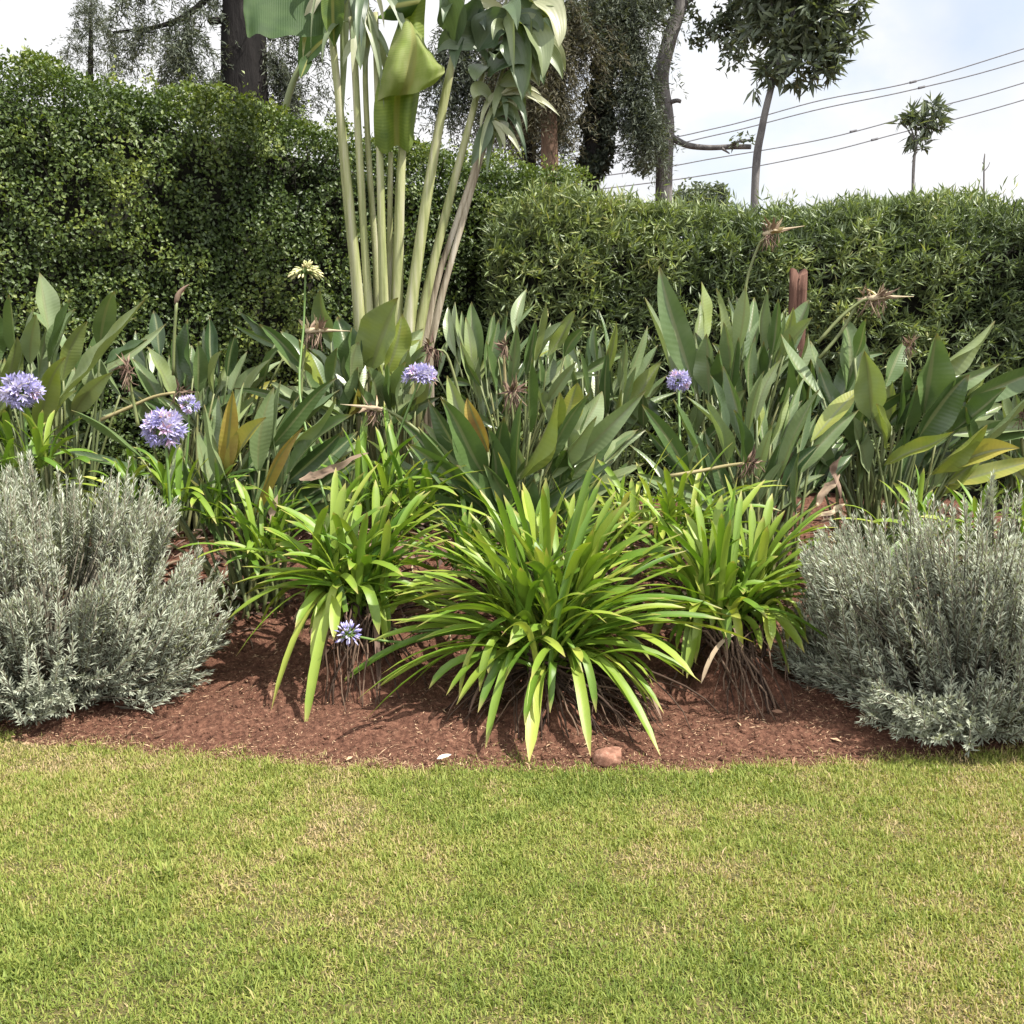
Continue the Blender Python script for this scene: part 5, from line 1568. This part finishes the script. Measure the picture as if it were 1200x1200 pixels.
def right_i(lb):
    big_blades(lb, [((572, 90, 6.9), (622, 78, 6.75), 0.24, (0, -.05, .10), 0.25, (0.3, -1, .5)), ((590, 40, 6.85), (612, 118, 6.7), 0.20, (.10, -.05, .10), 0.42, (-.5, -1, .2)),
                    ((600, 20, 6.85), (636, 92, 6.7), 0.20, (.12, -.05, .10), 0.62, (.4, -1, .4)), ((620, 0, 6.85), (655, 55, 6.75), 0.22, (.08, -.02, .08), 0.88, (.2, -1, .5)), ((560, 60, 6.9), (604, 20, 6.8), 0.26, (0, 0, .08), 0.2, (-.2, -1, .1))])
    torn(lb, [P(570, 150, 7), P(585, 95, 6.95), P(605, 40, 6.9), P(635, 0, 6.9)], 18, 0.42, 0.13, 0.58, [(0.7, -.4, .1), (0.5, -.5, .1), (0.8, -.1, .3), (-.2, -.4, .1)], 0.6)
    for (ex, ey, w) in ((640, 128, 0.07), (656, 136, .06), (634, 112, .05)):
        blade(lb, P(585, 112, 6.9), P(ex, ey, 6.8), w, np.array((0.02, -.05, 0.10)), 0.92, 0.3, np.array((0.1, -1, 0.6)))


def right_j(lb):
    torn(lb, [P(574, 148, 7), P(584, 118, 6.95), P(590, 95, 6.95)], 12, 0.36, 0.05, 0.52, [(0.5, -.4, -.4), (-0.3, -.4, -.5)], 0.8)
    for (ex, ey, w) in ((612, 182, 0.045), (592, 175, .05), (552, 195, .10)):
        blade(lb, P(576, 140, 6.9), P(ex, ey, 6.85), w, np.array((0.02, -.03, 0.04)), 0.35 if w > .08 else 0.85, 0.3, np.array((0.2, -1, 0.4)))


palm_leaf([(424, 400, 6.95), (416, 300, 6.95), (404, 180, 6.95), (393, 80, 6.95), (389, 40, 6.95)], 15, 11, 0.35, left_big)
palm_leaf([(419, 408, 7.12), (414, 330, 7.15), (404, 230, 7.15), (396, 130, 7.1), (391, 58, 7.0)], 8, 7, 0.2, left_small)
palm_leaf([(435, 400, 6.95), (428, 300, 6.95), (421, 180, 6.95), (415, 60, 6.95), (412, 20, 6.95)], 13, 11, 0.45, torn_b, 'palm_strip')
palm_leaf([(443, 405, 7.0), (440, 300, 7.0), (433, 200, 7.0), (428, 90, 6.95), (431, 40, 6.9)], 11, 8, 0.55, torn_c, 'palm_strip')
palm_leaf([(452, 405, 6.9), (448, 300, 6.9), (445, 180, 6.9), (441, 60, 6.95), (440, 15, 7.0)], 15, 9, 0.78, mid_top)
palm_leaf([(463, 405, 6.95), (466, 320, 6.95), (469, 220, 6.95), (472, 160, 6.98), (474, 60, 7.0), (478, -20, 7.0)], 20, 8, 0.30, centre_big)
palm_leaf([(458, 400, 7.05), (457, 320, 7.05), (457, 240, 7.0), (458, 178, 6.98)], 11, 8, 0.35)
palm_leaf([(475, 405, 6.9), (487, 320, 6.9), (502, 220, 6.9), (520, 120, 6.9), (534, 55, 6.9)], 20, 12, 0.68, right_g, 'palm_strip')
palm_leaf([(487, 405, 6.95), (503, 330, 6.95), (525, 240, 6.95), (545, 165, 6.95), (566, 85, 7.0)], 16, 10, 0.62, right_h, 'palm_strip')
palm_leaf([(495, 408, 7.0), (512, 330, 7.0), (535, 260, 7.0), (555, 200, 7.0), (570, 150, 7.0)], 12, 7, 0.84, right_i, 'palm_strip')
palm_leaf([(503, 408, 7.0), (522, 330, 7.0), (545, 250, 7.0), (562, 190, 7.0), (576, 146, 7.0)], 11, 8, 0.90, right_j, 'palm_strip')
# sheathed foot where the stalks overlap
mb = MB()
tube(mb, pl([(462, 500, 7.0), (462, 440, 7.0), (462, 405, 7.0)], 8), np.array([.12, .13, .14, .15, .15, .15, .14, .10]), 12, 0.95, flat=0.5)
mb.build('stem', M['palm_stalk'], palm)

# ------------------------------------------------------------------ small things
# split wooden post
pt = P(936, 318, 6.7)
root = empty('wooden_post', (pt[0], 6.7, float(H(pt[0], 6.7))), 'weathered red brown wooden post with split top, against the right hedge', 'post')
mb = MB()
n_, rings = 18, 16
z0, z1 = float(H(pt[0], 6.7)) - 0.1, pt[2]
V = []
for i in range(rings):
    f = i / (rings - 1)
    for j in range(n_):
        a = 2 * math.pi * j / n_
        notch = 0.020 * math.exp(-((a - 4.6) / 0.22) ** 2) + 0.018 * math.exp(-((a - 1.3) / 0.3) ** 2)
        rr = 0.054 - notch * (0.15 + 0.85 * f ** 4) + 0.006 * math.sin(3 * a + 4 * f)
        zz = z0 + f * (z1 - z0)
        if i == rings - 1:
            zz += 0.020 * math.sin(a * 2.0 + 0.6) - 0.028 * math.exp(-((a - 4.6) / 0.3) ** 2)
        V.append((pt[0] + rr * math.cos(a), 6.7 + rr * math.sin(a), zz))
Q = [(i * n_ + j, i * n_ + (j + 1) % n_, (i + 1) * n_ + (j + 1) % n_, (i + 1) * n_ + j) for i in range(rings - 1) for j in range(n_)]
V.append((pt[0], 6.7, z1 - 0.04))
Q += [((rings - 1) * n_ + j, (rings - 1) * n_ + (j + 1) % n_, rings * n_, rings * n_) for j in range(n_)]
mb.add(V, Q)
mb.build('shaft', M['post'], root, smooth=False)

def pebble(name, label, c, size, mat, cat, seed):
    nU, nV = 40, 24
    V = [(0, 0, -1)]
    for i in range(1, nV):
        ph = math.pi * i / nV
        for j in range(nU):
            th = 2 * math.pi * j / nU
            V.append((math.sin(ph) * math.cos(th), math.sin(ph) * math.sin(th), -math.cos(ph)))
    V.append((0, 0, 1))
    V = np.array(V)
    V = np.sign(V) * np.abs(V) ** 0.75
    V = V * (0.72 + 0.55 * fbm(V * 1.1 + seed, 2) + 0.16 * (fbm(V * 4.5 + seed, 3) - 0.5))[:, None]
    V = np.minimum(V, np.array((0.80, 0.9, 0.72))) * np.array(size) + np.array(c)
    Q = [(0, 1 + (j + 1) % nU, 1 + j, 1 + j) for j in range(nU)]
    for i in range(nV - 2):
        for j in range(nU):
            a, b = 1 + i * nU + j, 1 + i * nU + (j + 1) % nU
            Q.append((a, b, b + nU, a + nU))
    l_ = 1 + (nV - 2) * nU
    Q += [(l_ + j, l_ + (j + 1) % nU, len(V) - 1, len(V) - 1) for j in range(nU)]
    mb = MB()
    mb.add(V, Q)
    return tag(mb.build(name, mat), label, cat)


c = P(713, 899, 3.72)
pebble('stone', 'rough red brown stone lying on the lawn edge', (c[0], 3.72, 0.033), (0.058, 0.045, 0.038), M['stone'], 'stone', 5)
c = P(521, 898, 3.72)
mb = MB()
blade(mb, (c[0] - 0.028, 3.71, 0.028), (c[0] + 0.026, 3.73, 0.038), 0.020, None, 0.6, 0.4, np.array((0, -.5, 1.0)), 8)
tag(mb.build('fallen_petal', M['petal']), 'small fallen white petal on the lawn edge', 'petal')
